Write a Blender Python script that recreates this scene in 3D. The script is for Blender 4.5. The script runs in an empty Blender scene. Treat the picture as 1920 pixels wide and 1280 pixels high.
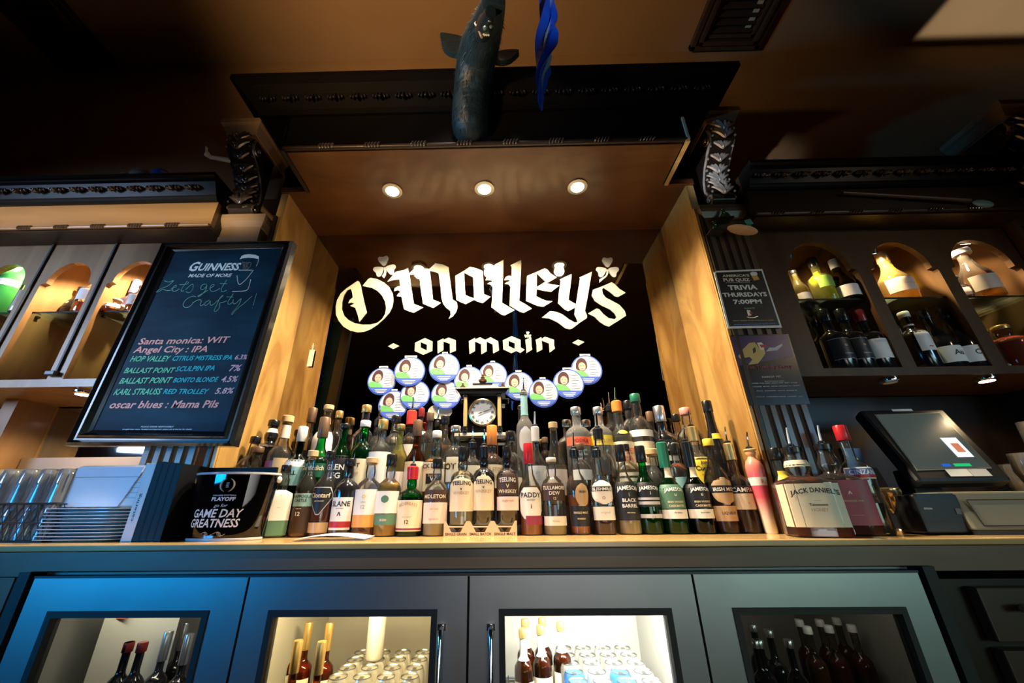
import bpy, math, random
from mathutils import Vector, Matrix
random.seed(7)
C = bpy.context.scene.collection
S = bpy.context.scene
# ---------------------------------------------------------------- camera, light, exposure
F, CX, PITCH, YAW, ROLL, EZ = 720.1, 926.53, .4137, -.0159, .009, 1.077
def _cam():
    cp, sp, cy, sy = math.cos(PITCH), math.sin(PITCH), math.cos(YAW), math.sin(YAW)
    fw = Vector((sy*cp, cy*cp, sp)); rt = Vector((cy, -sy, 0)); dn = -rt.cross(fw)
    cr, sr = math.cos(ROLL), math.sin(ROLL)
    return cr*rt+sr*dn, -sr*rt+cr*dn, fw
RT, DN, FW = _cam()
cam = bpy.data.objects.new('camera', bpy.data.cameras.new('camera')); C.objects.link(cam)
m = Matrix((RT, -DN, -FW)).transposed().to_4x4(); m.translation = (0, 0, EZ); cam.matrix_world = m
cam.data.sensor_width = 36; cam.data.lens = F/1920*36; cam.data.shift_x = (960-CX)/1920
cam.data.clip_start = .02; S.camera = cam
def at(u, v, Y):
    d = RT*((u-CX)/F)+DN*((v-640)/F)+FW
    t = Y/d.y
    return Vector((d.x*t, Y, EZ+d.z*t))
S.view_settings.view_transform = 'Standard'; S.view_settings.look = 'None'
S.view_settings.exposure = 0.0; S.view_settings.gamma = 1; S.view_settings.use_curve_mapping = False
S.cycles.transparent_max_bounces = 40; S.cycles.max_bounces = 9; S.cycles.glossy_bounces = 4
S.cycles.transmission_bounces = 6; S.cycles.caustics_reflective = False; S.cycles.caustics_refractive = False
S.cycles.sample_clamp_indirect = 4
w = bpy.data.worlds.new('world'); S.world = w; w.use_nodes = True
w.node_tree.nodes['Background'].inputs[0].default_value = (.02, .018, .016, 1)
w.node_tree.nodes['Background'].inputs[1].default_value = .3
def light(kind, loc, e, col, target=None, size=.05, spot=1.6, blend=.6, sy=None):
    l = bpy.data.lights.new(kind.lower(), kind); l.energy = e; l.color = col
    if kind == 'AREA':
        l.size = size
        if sy: l.shape = 'RECTANGLE'; l.size_y = sy
    else: l.shadow_soft_size = size
    if kind == 'SPOT': l.spot_size = spot; l.spot_blend = blend
    o = bpy.data.objects.new(kind.lower()+'_light', l); C.objects.link(o); o.location = loc
    if target is not None: o.rotation_euler = (Vector(target)-Vector(loc)).to_track_quat('-Z', 'Y').to_euler()
    return o
WARM = (1, .70, .36); WW = (1, .84, .60)
LX = (-.505, -.062, .382)
for x, e in zip(LX, (90, 125, 90)): light('SPOT', (x, 1.37, 2.455), e, WW, (x*.95, 1.44, 1.0), .03, 2.3, .7)
# warm spot added high up to brighten the bottles and the sign
light('SPOT', (-.15, .30, 3.55), 150, (1, .90, .74), (-.05, 1.42, 1.18), .03, .62, .75)
# blue screens and daylight windows of the room behind the viewer, then added accent lamps
def narrow(o, deg): o.data.spread = math.radians(deg); return o
narrow(light('AREA', (-2.3, -.4, 1.25), 3.4, (.005, .36, .95), (-.85, 1.2, .90), .7, sy=.35), 60)
narrow(light('AREA', (-3.2, -.3, 2.0), 6, (.50, .68, 1), (-2.1, 1.4, 1.75), .8, sy=.8), 45)
narrow(light('AREA', (.5, -1.8, .9), 1.0, (.95, .92, .88), (.2, 1.15, .8), 1.6, sy=.4), 60)  # neutral fill added to grey the third cooler door
narrow(light('AREA', (2.4, -1.6, 1.2), 1.8, (.55, .9, .75), (.95, 1.15, .85), 1.1, sy=.5), 60)
narrow(light('AREA', (3.0, -1.0, 1.6), .6, (.30, .65, 1), (1.6, 1.4, 1.55), .6, sy=.6), 35)
light('SPOT', (-1.9, .3, 2.0), 110, (.05, .50, .95), (-.06, 1.0, 2.62), .05, .40, .5)  # teal spot added to rake the boar head from the left
narrow(light('AREA', (-1.75, .3, 1.75), 1.1, (1, .74, .42), (-1.75, 1.32, 2.31), 1.3, sy=.05), 12)  # warm strip lamp added to brighten the left frieze
light('SPOT', (-1.9, -.4, 1.5), 48, (.55, .82, 1), (-1.18, 1.34, 1.72), .05, .50, .6)  # pale blue spot added so the board lettering stands out
light('SPOT', (-.3, .5, 1.7), 120, (1, .95, .94), (.95, 1.28, 2.47), .02, .17, .8)  # narrow spot added to pick out the right corbel
light('SPOT', (2.7, -.3, 2.4), 14, (1, .72, .42), (1.6, 1.4, 1.75), .03, .9, 1)  # soft warm spot added over the right cabinet and pilaster
light('SPOT', (.7, -.4, 1.9), 12, (.85, .92, 1), (.13, .5, 2.35), .03, .7, .6)  # cool spot added for the foil streamer
# pendant lamps over the bar throwing warm light on the ceiling
light('SPOT', (-.9, .1, 2.2), 150, (1, .60, .26), (-.2, 1.1, 3.7), .05, 1.7, 1)
narrow(light('AREA', (3.15, 1.30, 2.9), 1.2, (1, .90, .68), (3.15, 1.3005, 3.7), 1.15, sy=.30), 5)  # unseen lamp added under the ceiling, casting its pale patch
# ---------------------------------------------------------------- materials
MATS = {}
def nt(name):
    m = bpy.data.materials.new(name); m.use_nodes = True; n = m.node_tree; n.nodes.clear()
    o = n.nodes.new('ShaderNodeOutputMaterial'); return m, n, o
def noise_mix(n, c1, c2, scale=(1, 1, 1), ns=6, detail=4, lo=.3, hi=.7, dist=0):
    tc = n.nodes.new('ShaderNodeTexCoord'); mp = n.nodes.new('ShaderNodeMapping'); mp.inputs['Scale'].default_value = scale
    nz = n.nodes.new('ShaderNodeTexNoise'); nz.inputs['Scale'].default_value = ns; nz.inputs['Detail'].default_value = detail; nz.inputs['Distortion'].default_value = dist
    cr = n.nodes.new('ShaderNodeValToRGB'); cr.color_ramp.elements[0].position = lo; cr.color_ramp.elements[1].position = hi
    cr.color_ramp.elements[0].color = (*c1, 1); cr.color_ramp.elements[1].color = (*c2, 1)
    n.links.new(tc.outputs['Object'], mp.inputs[0]); n.links.new(mp.outputs[0], nz.inputs[0]); n.links.new(nz.outputs[0], cr.inputs[0])
    return cr.outputs[0], nz.outputs[0]
def pm(name, col, rough=.5, metal=0, col2=None, scale=(1, 1, 1), ns=6, coat=0, bump=0, emit=None, es=0, lo=.3, hi=.7, dist=0, spec=.5, alpha=1):
    if name in MATS: return MATS[name]
    m, n, o = nt(name); b = n.nodes.new('ShaderNodeBsdfPrincipled'); n.links.new(b.outputs[0], o.inputs[0])
    if col2 is None: col2 = tuple(min(1, c*1.12) for c in col)
    c, fac = noise_mix(n, col, col2, scale, ns, 4, lo, hi, dist)
    n.links.new(c, b.inputs['Base Color'])
    b.inputs['Roughness'].default_value = rough; b.inputs['Metallic'].default_value = metal
    b.inputs['Coat Weight'].default_value = coat; b.inputs['Coat Roughness'].default_value = .12
    b.inputs['Specular IOR Level'].default_value = spec
    if bump:
        bp = n.nodes.new('ShaderNodeBump'); bp.inputs['Strength'].default_value = bump; bp.inputs['Distance'].default_value = .004
        n.links.new(fac, bp.inputs['Height']); n.links.new(bp.outputs[0], b.inputs['Normal'])
    if emit: b.inputs['Emission Color'].default_value = (*emit, 1); b.inputs['Emission Strength'].default_value = es
    MATS[name] = m; return m
def glass(name, tint, refl=.35, diff=.0, dcol=(1, 1, 1), rough=.03):
    if name in MATS: return MATS[name]
    m, n, o = nt(name); N = n.nodes.new; L = n.links.new
    t = N('ShaderNodeBsdfTransparent'); t.inputs[0].default_value = (*tint, 1)
    g = N('ShaderNodeBsdfGlossy'); g.inputs['Roughness'].default_value = rough; g.inputs[0].default_value = (1, 1, 1, 1)
    lw = N('ShaderNodeLayerWeight'); lw.inputs[0].default_value = refl
    mx = N('ShaderNodeMixShader'); L(lw.outputs['Fresnel'], mx.inputs[0]); L(t.outputs[0], mx.inputs[1]); L(g.outputs[0], mx.inputs[2])
    out = mx
    if diff:
        d = N('ShaderNodeBsdfDiffuse'); d.inputs[0].default_value = (*dcol, 1)
        m2 = N('ShaderNodeMixShader'); m2.inputs[0].default_value = diff; L(mx.outputs[0], m2.inputs[1]); L(d.outputs[0], m2.inputs[2]); out = m2
    L(out.outputs[0], o.inputs[0]); MATS[name] = m; return m
def liquid(name, col, dens=.75):
    if name in MATS: return MATS[name]
    m, n, o = nt(name); N = n.nodes.new; L = n.links.new
    t = N('ShaderNodeBsdfTransparent'); t.inputs[0].default_value = (*col, 1)
    r = N('ShaderNodeBsdfRefraction'); r.inputs[0].default_value = (*col, 1); r.inputs['IOR'].default_value = 1.33; r.inputs['Roughness'].default_value = .02
    d = N('ShaderNodeBsdfDiffuse'); d.inputs[0].default_value = (*[x**2*.95 for x in col], 1)
    g = N('ShaderNodeBsdfGlossy'); g.inputs['Roughness'].default_value = .05
    a = N('ShaderNodeMixShader'); a.inputs[0].default_value = .5; L(t.outputs[0], a.inputs[1]); L(r.outputs[0], a.inputs[2])
    b = N('ShaderNodeMixShader'); b.inputs[0].default_value = .60*dens; L(a.outputs[0], b.inputs[1]); L(d.outputs[0], b.inputs[2])
    c = N('ShaderNodeMixShader'); c.inputs[0].default_value = .05; L(b.outputs[0], c.inputs[1]); L(g.outputs[0], c.inputs[2])
    L(c.outputs[0], o.inputs[0]); MATS[name] = m; return m
def emat(name, col, s):
    if name in MATS: return MATS[name]
    m, n, o = nt(name); e = n.nodes.new('ShaderNodeEmission'); e.inputs[0].default_value = (*col, 1); e.inputs[1].default_value = s
    n.links.new(e.outputs[0], o.inputs[0]); MATS[name] = m; return m
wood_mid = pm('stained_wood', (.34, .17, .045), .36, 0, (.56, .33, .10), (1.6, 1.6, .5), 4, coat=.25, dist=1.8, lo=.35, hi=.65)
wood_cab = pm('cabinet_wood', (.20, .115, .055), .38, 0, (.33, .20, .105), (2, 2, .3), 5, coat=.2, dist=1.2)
wood_dark = pm('dark_wood', (.018, .010, .006), .4, 0, (.035, .020, .011), (1, 1, .4), 6, coat=.12, spec=.4)
wood_frieze = pm('frieze_wood', (.20, .12, .055), .4, 0, (.30, .19, .09), (.3, 1, 2), 5, coat=.2, dist=1)
black_wood = pm('black_stained_wood', (.0015, .0013, .0012), .7, 0, (.0025, .002, .0018), ns=5, spec=.04)
carved = pm('carved_dark_gloss', (.045, .036, .033), .16, .35, (.11, .09, .085), ns=25, coat=1)
ctr = pm('counter_wood', (.55, .32, .11), .25, 0, (.78, .50, .20), (.35, 3, 1), 5, coat=.5, dist=1.5)
apron_m = pm('apron_wood', (.15, .085, .045), .42, 0, (.24, .145, .085), (.3, 1, 2), 4, coat=.15)
steel = pm('brushed_steel', (.34, .35, .36), .36, 1, (.42, .43, .44), (.3, 3, 8), 8, bump=.05)
steel_d = pm('dark_steel', (.05, .055, .06), .35, .9)
rubber = pm('black_rubber', (.008, .008, .009), .6)
chrome = pm('chrome', (.8, .8, .82), .12, 1)
black_gloss = pm('black_gloss', (.005, .005, .006), .35, coat=0, spec=.18)
black_matte = pm('black_matte', (.012, .012, .014), .55)
wall_m = pm('brown_paint', (.20, .12, .055), .8, 0, (.23, .14, .065), ns=3, bump=.05)
ceil_m = pm('ceiling_paint', (.20, .125, .065), .85, 0, (.22, .14, .075), ns=3)
paper = pm('white_paper', (.86, .85, .82), .6)
cream = pm('cream_print', (.80, .70, .50), .55)
gold = pm('gold_foil', (.75, .52, .18), .3, .8)
LC = dict(W=(.85, .84, .80), C=(.82, .72, .52), K=(.012, .012, .014), R=(.42, .02, .02), G=(.015, .12, .07), O=(.75, .36, .08), B=(.10, .22, .30),
          T=(.28, .52, .55), Y=(.85, .62, .05), P=(.85, .70, .62), S=(.55, .56, .58), A=(.55, .38, .2), M=(.28, .025, .06), N=(.06, .03, .02), V=(.9, .16, .08), E=(.10, .22, .14), U=(.10,.20,.55), L=(.35,.6,.12))
def lab(c): return pm('print_'+c, LC[c], .45 if c != 'A' else .3)
# ---------------------------------------------------------------- mesh helpers
class MB:
    def __init__(s): s.v = []; s.f = []
    def add(s, v, f):
        k = len(s.v); s.v += [tuple(p) for p in v]; s.f += [tuple(i+k for i in q) for q in f]; return s
    def box(s, a, b):
        x0, x1 = sorted((a[0], b[0])); y0, y1 = sorted((a[1], b[1])); z0, z1 = sorted((a[2], b[2]))
        return s.add([(x0,y0,z0),(x1,y0,z0),(x1,y1,z0),(x0,y1,z0),(x0,y0,z1),(x1,y0,z1),(x1,y1,z1),(x0,y1,z1)],
                     [(0,3,2,1),(4,5,6,7),(0,1,5,4),(1,2,6,5),(2,3,7,6),(3,0,4,7)])
    def cbox(s, c, d, mat=None):
        q = MB().box([-i/2 for i in d], [i/2 for i in d]); v = [Vector(p) for p in q.v]
        if mat is not None: v = [mat @ p for p in v]
        return s.add([p+Vector(c) for p in v], q.f)
    def prism(s, pts, axis, a, b):       # closed outline (2-D) swept along axis x / y / z from a to b
        n = len(pts)
        def P(p, t): return {'x': (t, p[0], p[1]), 'y': (p[0], t, p[1]), 'z': (p[0], p[1], t)}[axis]
        return s.add([P(p, a) for p in pts]+[P(p, b) for p in pts], [(i, (i+1) % n, n+(i+1) % n, n+i) for i in range(n)]+[tuple(range(n))[::-1], tuple(range(n, 2*n))])
    def lathe(s, prof, c=(0,0,0), n=20, sx=1, sy=1, ex=2, caps=True, rot=None):
        c = Vector(c); vs = []
        for r, z in prof:
            for i in range(n):
                t = 2*math.pi*(i+.5)/n; x, y = math.cos(t), math.sin(t)
                k = 1 if ex == 2 else 1/((abs(x)**ex+abs(y)**ex)**(1/ex))
                p = Vector((r*k*x*sx, r*k*y*sy, z)); vs.append((rot @ p if rot is not None else p)+c)
        fs = [(j*n+i, j*n+(i+1) % n, (j+1)*n+(i+1) % n, (j+1)*n+i) for j in range(len(prof)-1) for i in range(n)]
        if caps: fs += [tuple(range(n))[::-1], tuple((len(prof)-1)*n+i for i in range(n))]
        return s.add(vs, fs)
    def tube(s, path, r, n=8):
        path = [Vector(p) for p in path]; vs = []; up = None
        rr = r if isinstance(r, (list, tuple)) else [r]*len(path)
        for i, p in enumerate(path):
            d = (path[min(i+1, len(path)-1)]-path[max(i-1, 0)]).normalized()
            if up is None: up = d.orthogonal().normalized()
            up = (up-d*up.dot(d)).normalized(); sd = d.cross(up)
            vs += [p+(up*math.cos(2*math.pi*k/n)+sd*math.sin(2*math.pi*k/n))*rr[i] for k in range(n)]
        fs = [(j*n+i, j*n+(i+1) % n, (j+1)*n+(i+1) % n, (j+1)*n+i) for j in range(len(path)-1) for i in range(n)]
        fs += [tuple(range(n))[::-1], tuple((len(path)-1)*n+i for i in range(n))]
        return s.add(vs, fs)
    def ball(s, c, r, n=10, sc=(1,1,1), rot=None):
        prof = [(max(r*math.sin(math.pi*j/(n//2+1)), 1e-4), -r*math.cos(math.pi*j/(n//2+1))) for j in range(n//2+2)]
        q = MB().lathe(prof, (0,0,0), n); vs = [Vector((p[0]*sc[0], p[1]*sc[1], p[2]*sc[2])) for p in q.v]
        if rot is not None: vs = [rot @ p for p in vs]
        return s.add([p+Vector(c) for p in vs], q.f)
    def build(s, name, mat, parent=None, smooth=False, loc=None, bev=0):
        me = bpy.data.meshes.new(name); me.from_pydata([tuple(p) for p in s.v], [], s.f); me.materials.append(mat)
        if smooth:
            me.polygons.foreach_set('use_smooth', [True]*len(me.polygons))
            try: me.set_sharp_from_angle(angle=math.radians(42))
            except Exception: pass
        me.update(); o = bpy.data.objects.new(name, me); C.objects.link(o)
        if parent is not None: o.parent = parent
        if loc is not None: o.location = loc
        if bev:
            b = o.modifiers.new('bevel', 'BEVEL'); b.width = bev; b.segments = 2; b.limit_method = 'ANGLE'
        return o
def thing(name, label, cat, loc=(0,0,0), group=None, rz=0):
    o = bpy.data.objects.new(name, None); C.objects.link(o); o.location = loc; o.rotation_euler = (0, 0, rz)
    o.empty_display_size = .02; o['label'] = label; o['category'] = cat
    if group: o['group'] = group
    return o
def tag(o, label, cat, group=None):
    o['label'] = label; o['category'] = cat
    if group: o['group'] = group
    return o
def struct(o): o['kind'] = 'structure'; return o
def inst(name, me, parent, loc, rot=(0,0,0), sc=(1,1,1)):
    o = bpy.data.objects.new(name, me); C.objects.link(o); o.parent = parent; o.location = loc; o.rotation_euler = rot; o.scale = sc; return o
_T = {}
def txt(s, bold=.012):        # flat letters: unit box, x 0..1 over the string, y in cap heights
    k = (s, bold)
    if k in _T: return _T[k]
    cu = bpy.data.curves.new('t', 'FONT'); cu.body = s; cu.size = 1; cu.resolution_u = 2; cu.offset = bold; cu.fill_mode = 'FRONT'
    ob = bpy.data.objects.new('t', cu); me = bpy.data.meshes.new_from_object(ob)
    v = [(p.co.x, p.co.y) for p in me.vertices]; f = [tuple(q.vertices) for q in me.polygons]
    bpy.data.meshes.remove(me); bpy.data.objects.remove(ob); bpy.data.curves.remove(cu)
    if not v: v = [(0,0),(1,0),(1,1)]; f = [(0,1,2)]
    x0 = min(p[0] for p in v); x1 = max(p[0] for p in v); wd = max(x1-x0, 1e-3)
    v = [((p[0]-x0)/wd, p[1]/.729) for p in v]
    _T[k] = (v, f, wd/.729); return _T[k]
def ptext(mb, s, p0, p1, hv, Y, bold=.012, shear=0):   # letters on the upright plane at depth Y, from pixel p0 to p1, hv pixels high
    v, f, a = txt(s, bold); A = at(p0[0], p0[1], Y); B = at(p1[0], p1[1], Y)
    h = (at(p0[0], p0[1]-hv, Y)-A).z; d = B-A
    mb.add([A+d*(x+shear*y*h/d.length)+Vector((0, 0, h*y)) for x, y in v], f)
def ppoly(mb, pts, Y, th=0):
    v = [at(u, w_, Y) for u, w_ in pts]; n = len(v)
    if th: mb.add(v+[p+Vector((0, th, 0)) for p in v], [tuple(range(n)), tuple(range(n, 2*n))[::-1]]+[(i, n+i, n+(i+1) % n, (i+1) % n) for i in range(n)])
    else: mb.add(v, [tuple(range(n))])
def shape2d(name, loops, mat, parent, th, place):   # filled outline with holes -> thin solid; place maps (x,y,d) to a point
    cu = bpy.data.curves.new('c', 'CURVE'); cu.dimensions = '2D'; cu.fill_mode = 'BOTH'; cu.extrude = .5
    for lp in loops:
        sp = cu.splines.new('POLY'); sp.points.add(len(lp)-1); sp.use_cyclic_u = True
        for i, p in enumerate(lp): sp.points[i].co = (p[0], p[1], 0, 1)
    ob = bpy.data.objects.new('c', cu); me = bpy.data.meshes.new_from_object(ob)
    mb = MB().add([place(p.co.x, p.co.y, (p.co.z+.5)*th) for p in me.vertices], [tuple(q.vertices) for q in me.polygons])
    bpy.data.meshes.remove(me); bpy.data.objects.remove(ob); bpy.data.curves.remove(cu)
    return mb.build(name, mat, parent)
def smooth_loop(p, it=1):
    for _ in range(it):
        q = []
        for i in range(len(p)):
            a, b = p[i], p[(i+1) % len(p)]
            q += [(a[0]*.75+b[0]*.25, a[1]*.75+b[1]*.25), (a[0]*.25+b[0]*.75, a[1]*.25+b[1]*.75)]
        p = q
    return p
def smooth_path(p, it=2):
    for _ in range(it):
        q = [p[0]]
        for a, b in zip(p, p[1:]): q += [tuple(x*.75+y*.25 for x, y in zip(a, b)), tuple(x*.25+y*.75 for x, y in zip(a, b))]
        p = q+[p[-1]]
    return p
# ---------------------------------------------------------------- room shell
ZC, YW = 3.70, 1.50          # ceiling height, bulkhead above the cabinets
struct(MB().box((-4.5, -6, -.1), (4.5, 1.9, 0)).build('floor', pm('floor_planks', (.05, .03, .02), .5)))
struct(MB().box((-4.5, -6, ZC), (4.5, 1.9, ZC+.1)).build('ceiling', ceil_m))
struct(MB().prism([(1.80, 0), (1.95, 0), (1.95, ZC), (YW, ZC), (YW, 2.56), (1.80, 2.56)], 'x', -4.5, 4.5).build('wall_back', wall_m))
struct(MB().box((-4.6, -6, 0), (-4.5, 1.9, ZC)).build('wall_left', wall_m))
struct(MB().box((4.5, -6, 0), (4.6, 1.9, ZC)).build('wall_right', wall_m))
struct(MB().box((-4.5, -6.1, 0), (4.5, -6, ZC)).build('wall_front', pm('room_far_paint', (.04, .028, .02), .8)))
# ---------------------------------------------------------------- ceiling vents
def vent(x0, x1, label, lit):
    y0, y1 = -.3, 1.48
    t = thing('ceiling_vent', label, 'vent', ((x0+x1)/2, (y0+y1)/2, ZC), 'dark moulded air vents on the ceiling')
    W, D = (x1-x0)/2, (y1-y0)/2
    fm = pm('vent_metal', (.05, .035, .025), .3, .4, coat=.4)
    b = MB()
    for i, (wd, h) in enumerate(((.035, .035), (.03, .05), (.025, .03))):
        o_ = sum((.035, .03, .025)[:i]); xx = W-o_
        b.box((-xx, -D+o_, -h), (-xx+wd*.8, D-o_, 0)).box((xx-wd*.8, -D+o_, -h), (xx, D-o_, 0))
        b.box((-xx, D-o_-wd*.8, -h), (xx, D-o_, 0)).box((-xx, -D+o_, -h), (xx, -D+o_+wd*.8, 0))
    b.build('frame', fm, t, bev=.003)
    MB().box((-W+.09, -D+.09, -.004), (W-.09, D-.09, 0)).build('duct', pm('duct_black', (.004, .004, .004), .8), t)
    me = None; n = 40; wi = 2*(W-.09)
    for i in range(n):
        y = -D+.1+(2*D-.2)*i/(n-1)
        if me is None:
            o = MB().cbox((0, 0, 0), (wi, .004, .022), Matrix.Rotation(.5, 3, 'X')).build('slat', pm('vent_slat', (.02, .016, .013), .35), t); me = o.data; o.location = (0, y, -.018)
        else: inst('slat', me, t, (0, y, -.018))
    if lit: MB().box((wi/2-.045, -D+.1, -.012), (wi/2-.012, D-.11, -.009)).build('pale_strip', pm('vent_strip', (.45, .47, .45), .4, .3), t)  # pale strip along one inner side of the vent
vent(1.20, 1.62, 'dark ceiling vent with a pale inner strip above the right corbel', True)
vent(-2.78, -2.40, 'dark ceiling vent near the shaded corner above the left cabinets', False)
# ---------------------------------------------------------------- counter and tiers
XL, XR, ZH, YM = -1.012, .90, 2.49, 1.71
t = thing('bar_counter', 'long wooden back bar counter with a lit golden top and a dark front apron', 'counter', (0, 1.4, 1.0))
MB().box((-3.2, -.244, -.016), (3.2, .38, 0)).build('worktop', ctr, t, bev=.003)
MB().box((-3.2, -.236, -.075), (-1.262, -.20, -.018)).box((-1.262, -.236, -.063), (1.10, -.20, -.018)).box((1.10, -.236, -.075), (3.2, -.20, -.018)).build('apron', apron_m, t)
MB().box((-3.2, -.236, -.26), (-1.30, -.18, -.077)).build('side_panel', apron_m, t)
for z in (-.1,):
    pass
# right cupboard below the counter with a drawer front and handle
t = thing('base_cabinet', 'brown wooden base cabinet with two bar pulls right of the coolers', 'cabinet', (1.85, 1.4, 0))
MB().box((-.70, -.19, .05), (1.3, .35, .90)).build('body', wood_dark, t)
for z0, z1 in ((.77, .885), (.60, .755)):
    d = MB().box((-.64, -.222, z0), (.35, -.192, z1)).build('drawer', pm('drawer_wood', (.055, .03, .017), .4, 0, (.08, .045, .026), (.4, 1, 2), 5), t, bev=.004)
    MB().tube([(-.58, -.25, z1-.04), (-.20, -.25, z1-.04)], .008).tube([(-.55, -.25, z1-.04), (-.55, -.222, z1-.04)], .005).tube([(-.23, -.25, z1-.04), (-.23, -.222, z1-.04)], .005).build('handle', pm('aged_brass', (.35, .3, .2), .35, .9), d, True)
# stepped liquor risers
t = thing('bottle_riser', 'stepped wooden riser carrying the back rows of bottles', 'riser', (-.055, 1.59, 1.0))
RY = (1.435, 1.512, 1.588, 1.664); RZ = (1.0, 1.09, 1.17, 1.24)
for i in (1, 2, 3):
    MB().box((-.93, RY[i]-(.037 if i == 1 else .029)-1.59, 0 if i == 1 else RZ[i-1]-1.0), (.93, .112, RZ[i]-1.0)).build('step', wood_dark, t)
# ---------------------------------------------------------------- alcove
t = thing('alcove_panelling', 'golden brown wooden side walls and soffit framing the mirror alcove', 'panelling', (-.056, 1.55, 1.0))
for sx, x0, x1 in ((-1, XL-.035, XL), (1, XR, XR+.035)):
    MB().box((x0+.056, 1.40-1.55, 0), (x1+.056, YM+.04-1.55, ZH-1.0)).build('side_wall', wood_mid, t)
    xe = XL if sx < 0 else XR
    b = MB()
    b.box((xe+.056-(.012 if sx < 0 else 0), 1.388-1.55, 0), (xe+.056+(.0 if sx < 0 else .012), 1.398-1.55, 1.34))
    b.build('edge_bead', wood_mid, t)
    b = MB().box((xe+.056+sx*.016, 1.380-1.55, 0), (xe+.056+sx*.030, 1.396-1.55, 1.34)); b.build('edge_bead', wood_dark, t)
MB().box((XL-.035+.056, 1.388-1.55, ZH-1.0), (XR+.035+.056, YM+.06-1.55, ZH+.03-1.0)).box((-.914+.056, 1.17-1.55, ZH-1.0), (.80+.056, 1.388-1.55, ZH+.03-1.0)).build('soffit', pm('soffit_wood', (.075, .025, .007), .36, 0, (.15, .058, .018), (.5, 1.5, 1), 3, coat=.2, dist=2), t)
MB().box((XL-.03, 1.12, ZH), (XR+.03, 1.165, ZH+.02))
for i, x in enumerate(LX):
    t = thing('downlight', ['left recessed downlight glowing warm white in the alcove soffit', 'middle and brightest recessed downlight of the three in the soffit', 'right recessed downlight with a yellowish glow in the soffit'][i], 'light', (x, 1.39, ZH), 'recessed downlights in the alcove soffit')
    MB().lathe([(.030, -.001), (.045, -.001), (.047, -.006), (.031, -.008), (.030, -.001)], (0,0,0), 28, caps=False).build('trim_ring', pm('light_trim', (.7, .65, .55), .3, .6), t, True)
    MB().lathe([(.001, -.004), (.014, -.012), (.024, -.010), (.030, -.002)], (0,0,0), 24, caps=False).build('bulb', emat('bulb_glow%d' % i, ((1, .88, .62), (1, .93, .80), (1, .86, .45))[i], 60), t, True)
# mirror with its lettering
t = thing('bar_mirror', 'large dark back bar mirror lettered with cream blackletter words', 'mirror', (-.056, YM, 1.75))
mm, n, o = nt('mirror_glass'); g = n.nodes.new('ShaderNodeBsdfGlossy'); g.inputs[0].default_value = (.50, .45, .38, 1); g.inputs['Roughness'].default_value = .015; n.links.new(g.outputs[0], o.inputs[0])
MB().box((XL+.056, 0, 1.0-1.75), (XR+.056, .02, ZH-1.75)).build('mirror_glass', mm, t)
sign = pm('sign_cream', (.42, .35, .20), .4, 0, (.52, .46, .32), ns=2.5)
sign2 = pm('shamrock_silver', (.36, .34, .28), .5, 0, (.48, .46, .42), ns=8)
OFF = Vector((-.056, YM, 1.75))
def zpx(k, p):
    ox, oy = {'a': (620, 480), 'b': (820, 480), 'c': (1000, 480), 'd': (700, 610), 'e': (880, 610)}[k]
    return (ox+p[0]/8, oy+p[1]/8)
def mirror_shape(name, k, loops, mat=sign, sm=()):
    L = []
    for i, lp in enumerate(loops):
        q = [zpx(k, p) for p in lp]
        if i in sm: q = smooth_loop(q, 2)
        L.append([(p.x, p.z) for p in (at(u, v, YM-.003) for u, v in q)])
    return shape2d(name, L, mat, t, .0025, lambda x, y, d: Vector((x, YM-.0008-d, y))-OFF)
mirror_shape('letter', 'a', [[(480,445),(560,345),(600,325),(700,345),(800,395),(880,465),(930,560),(942,660),(925,760),(880,850),(800,940),(700,1030),(600,1095),(500,1135),(400,1142),(290,1115),(190,1055),(120,970),(80,880),(75,760),(95,660),(150,560),(240,480),(330,420),(400,372),(425,380),(450,430),(470,540),(500,680),(542,845),(430,985),(405,880),(370,775),(295,745),(355,712),(310,695),(262,708),(290,655),(330,620),(325,560),(305,490),(250,510),(200,580),(170,680),(165,790),(200,890),(270,960),(360,1005),(480,1028),(600,1025),(700,1000),(770,945),(815,870),(832,780),(815,680),(770,590),(700,520),(620,475),(540,460)]])
mirror_shape('letter', 'a', [[(850,382),(920,300),(975,235),(1060,215),(1110,205),(1160,180),(1178,260),(1240,200),(1310,160),(1400,180),(1480,192),(1570,108),(1680,125),(1768,165),(1790,350),(1830,650),(1890,690),(1905,760),(1880,840),(1830,905),(1770,940),(1800,880),(1795,820),(1740,780),(1690,720),(1665,640),(1650,480),(1620,262),(1560,235),(1488,220),(1510,420),(1535,650),(1655,700),(1540,778),(1470,750),(1385,712),(1350,480),(1330,300),(1260,280),(1183,280),(1210,480),(1248,715),(1390,770),(1245,850),(1170,825),(1100,795),(1060,605),(990,600),(1020,555),(1055,538),(1010,510),(950,525),(960,480),(1000,455),(1045,450),(1030,350),(960,355)]])
mirror_shape('letter', 'b', [[(270,295),(400,220),(490,158),(580,180),(680,220),(690,400),(698,570),(798,610),(680,705),(600,680),(550,655),(425,720),(350,690),(285,655),(275,480)],[(403,245),(470,285),(535,315),(545,480),(553,632),(480,610),(420,580),(410,420)]])
mirror_shape('letter', 'b', [[(870,120),(930,90),(992,55),(985,300),(970,700),(1040,740),(1160,810),(1010,888),(960,875),(810,765),(825,600),(830,460),(800,425),(750,415),(790,390),(830,385),(800,360),(722,360),(745,310),(790,290),(838,292),(835,160)]])
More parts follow.
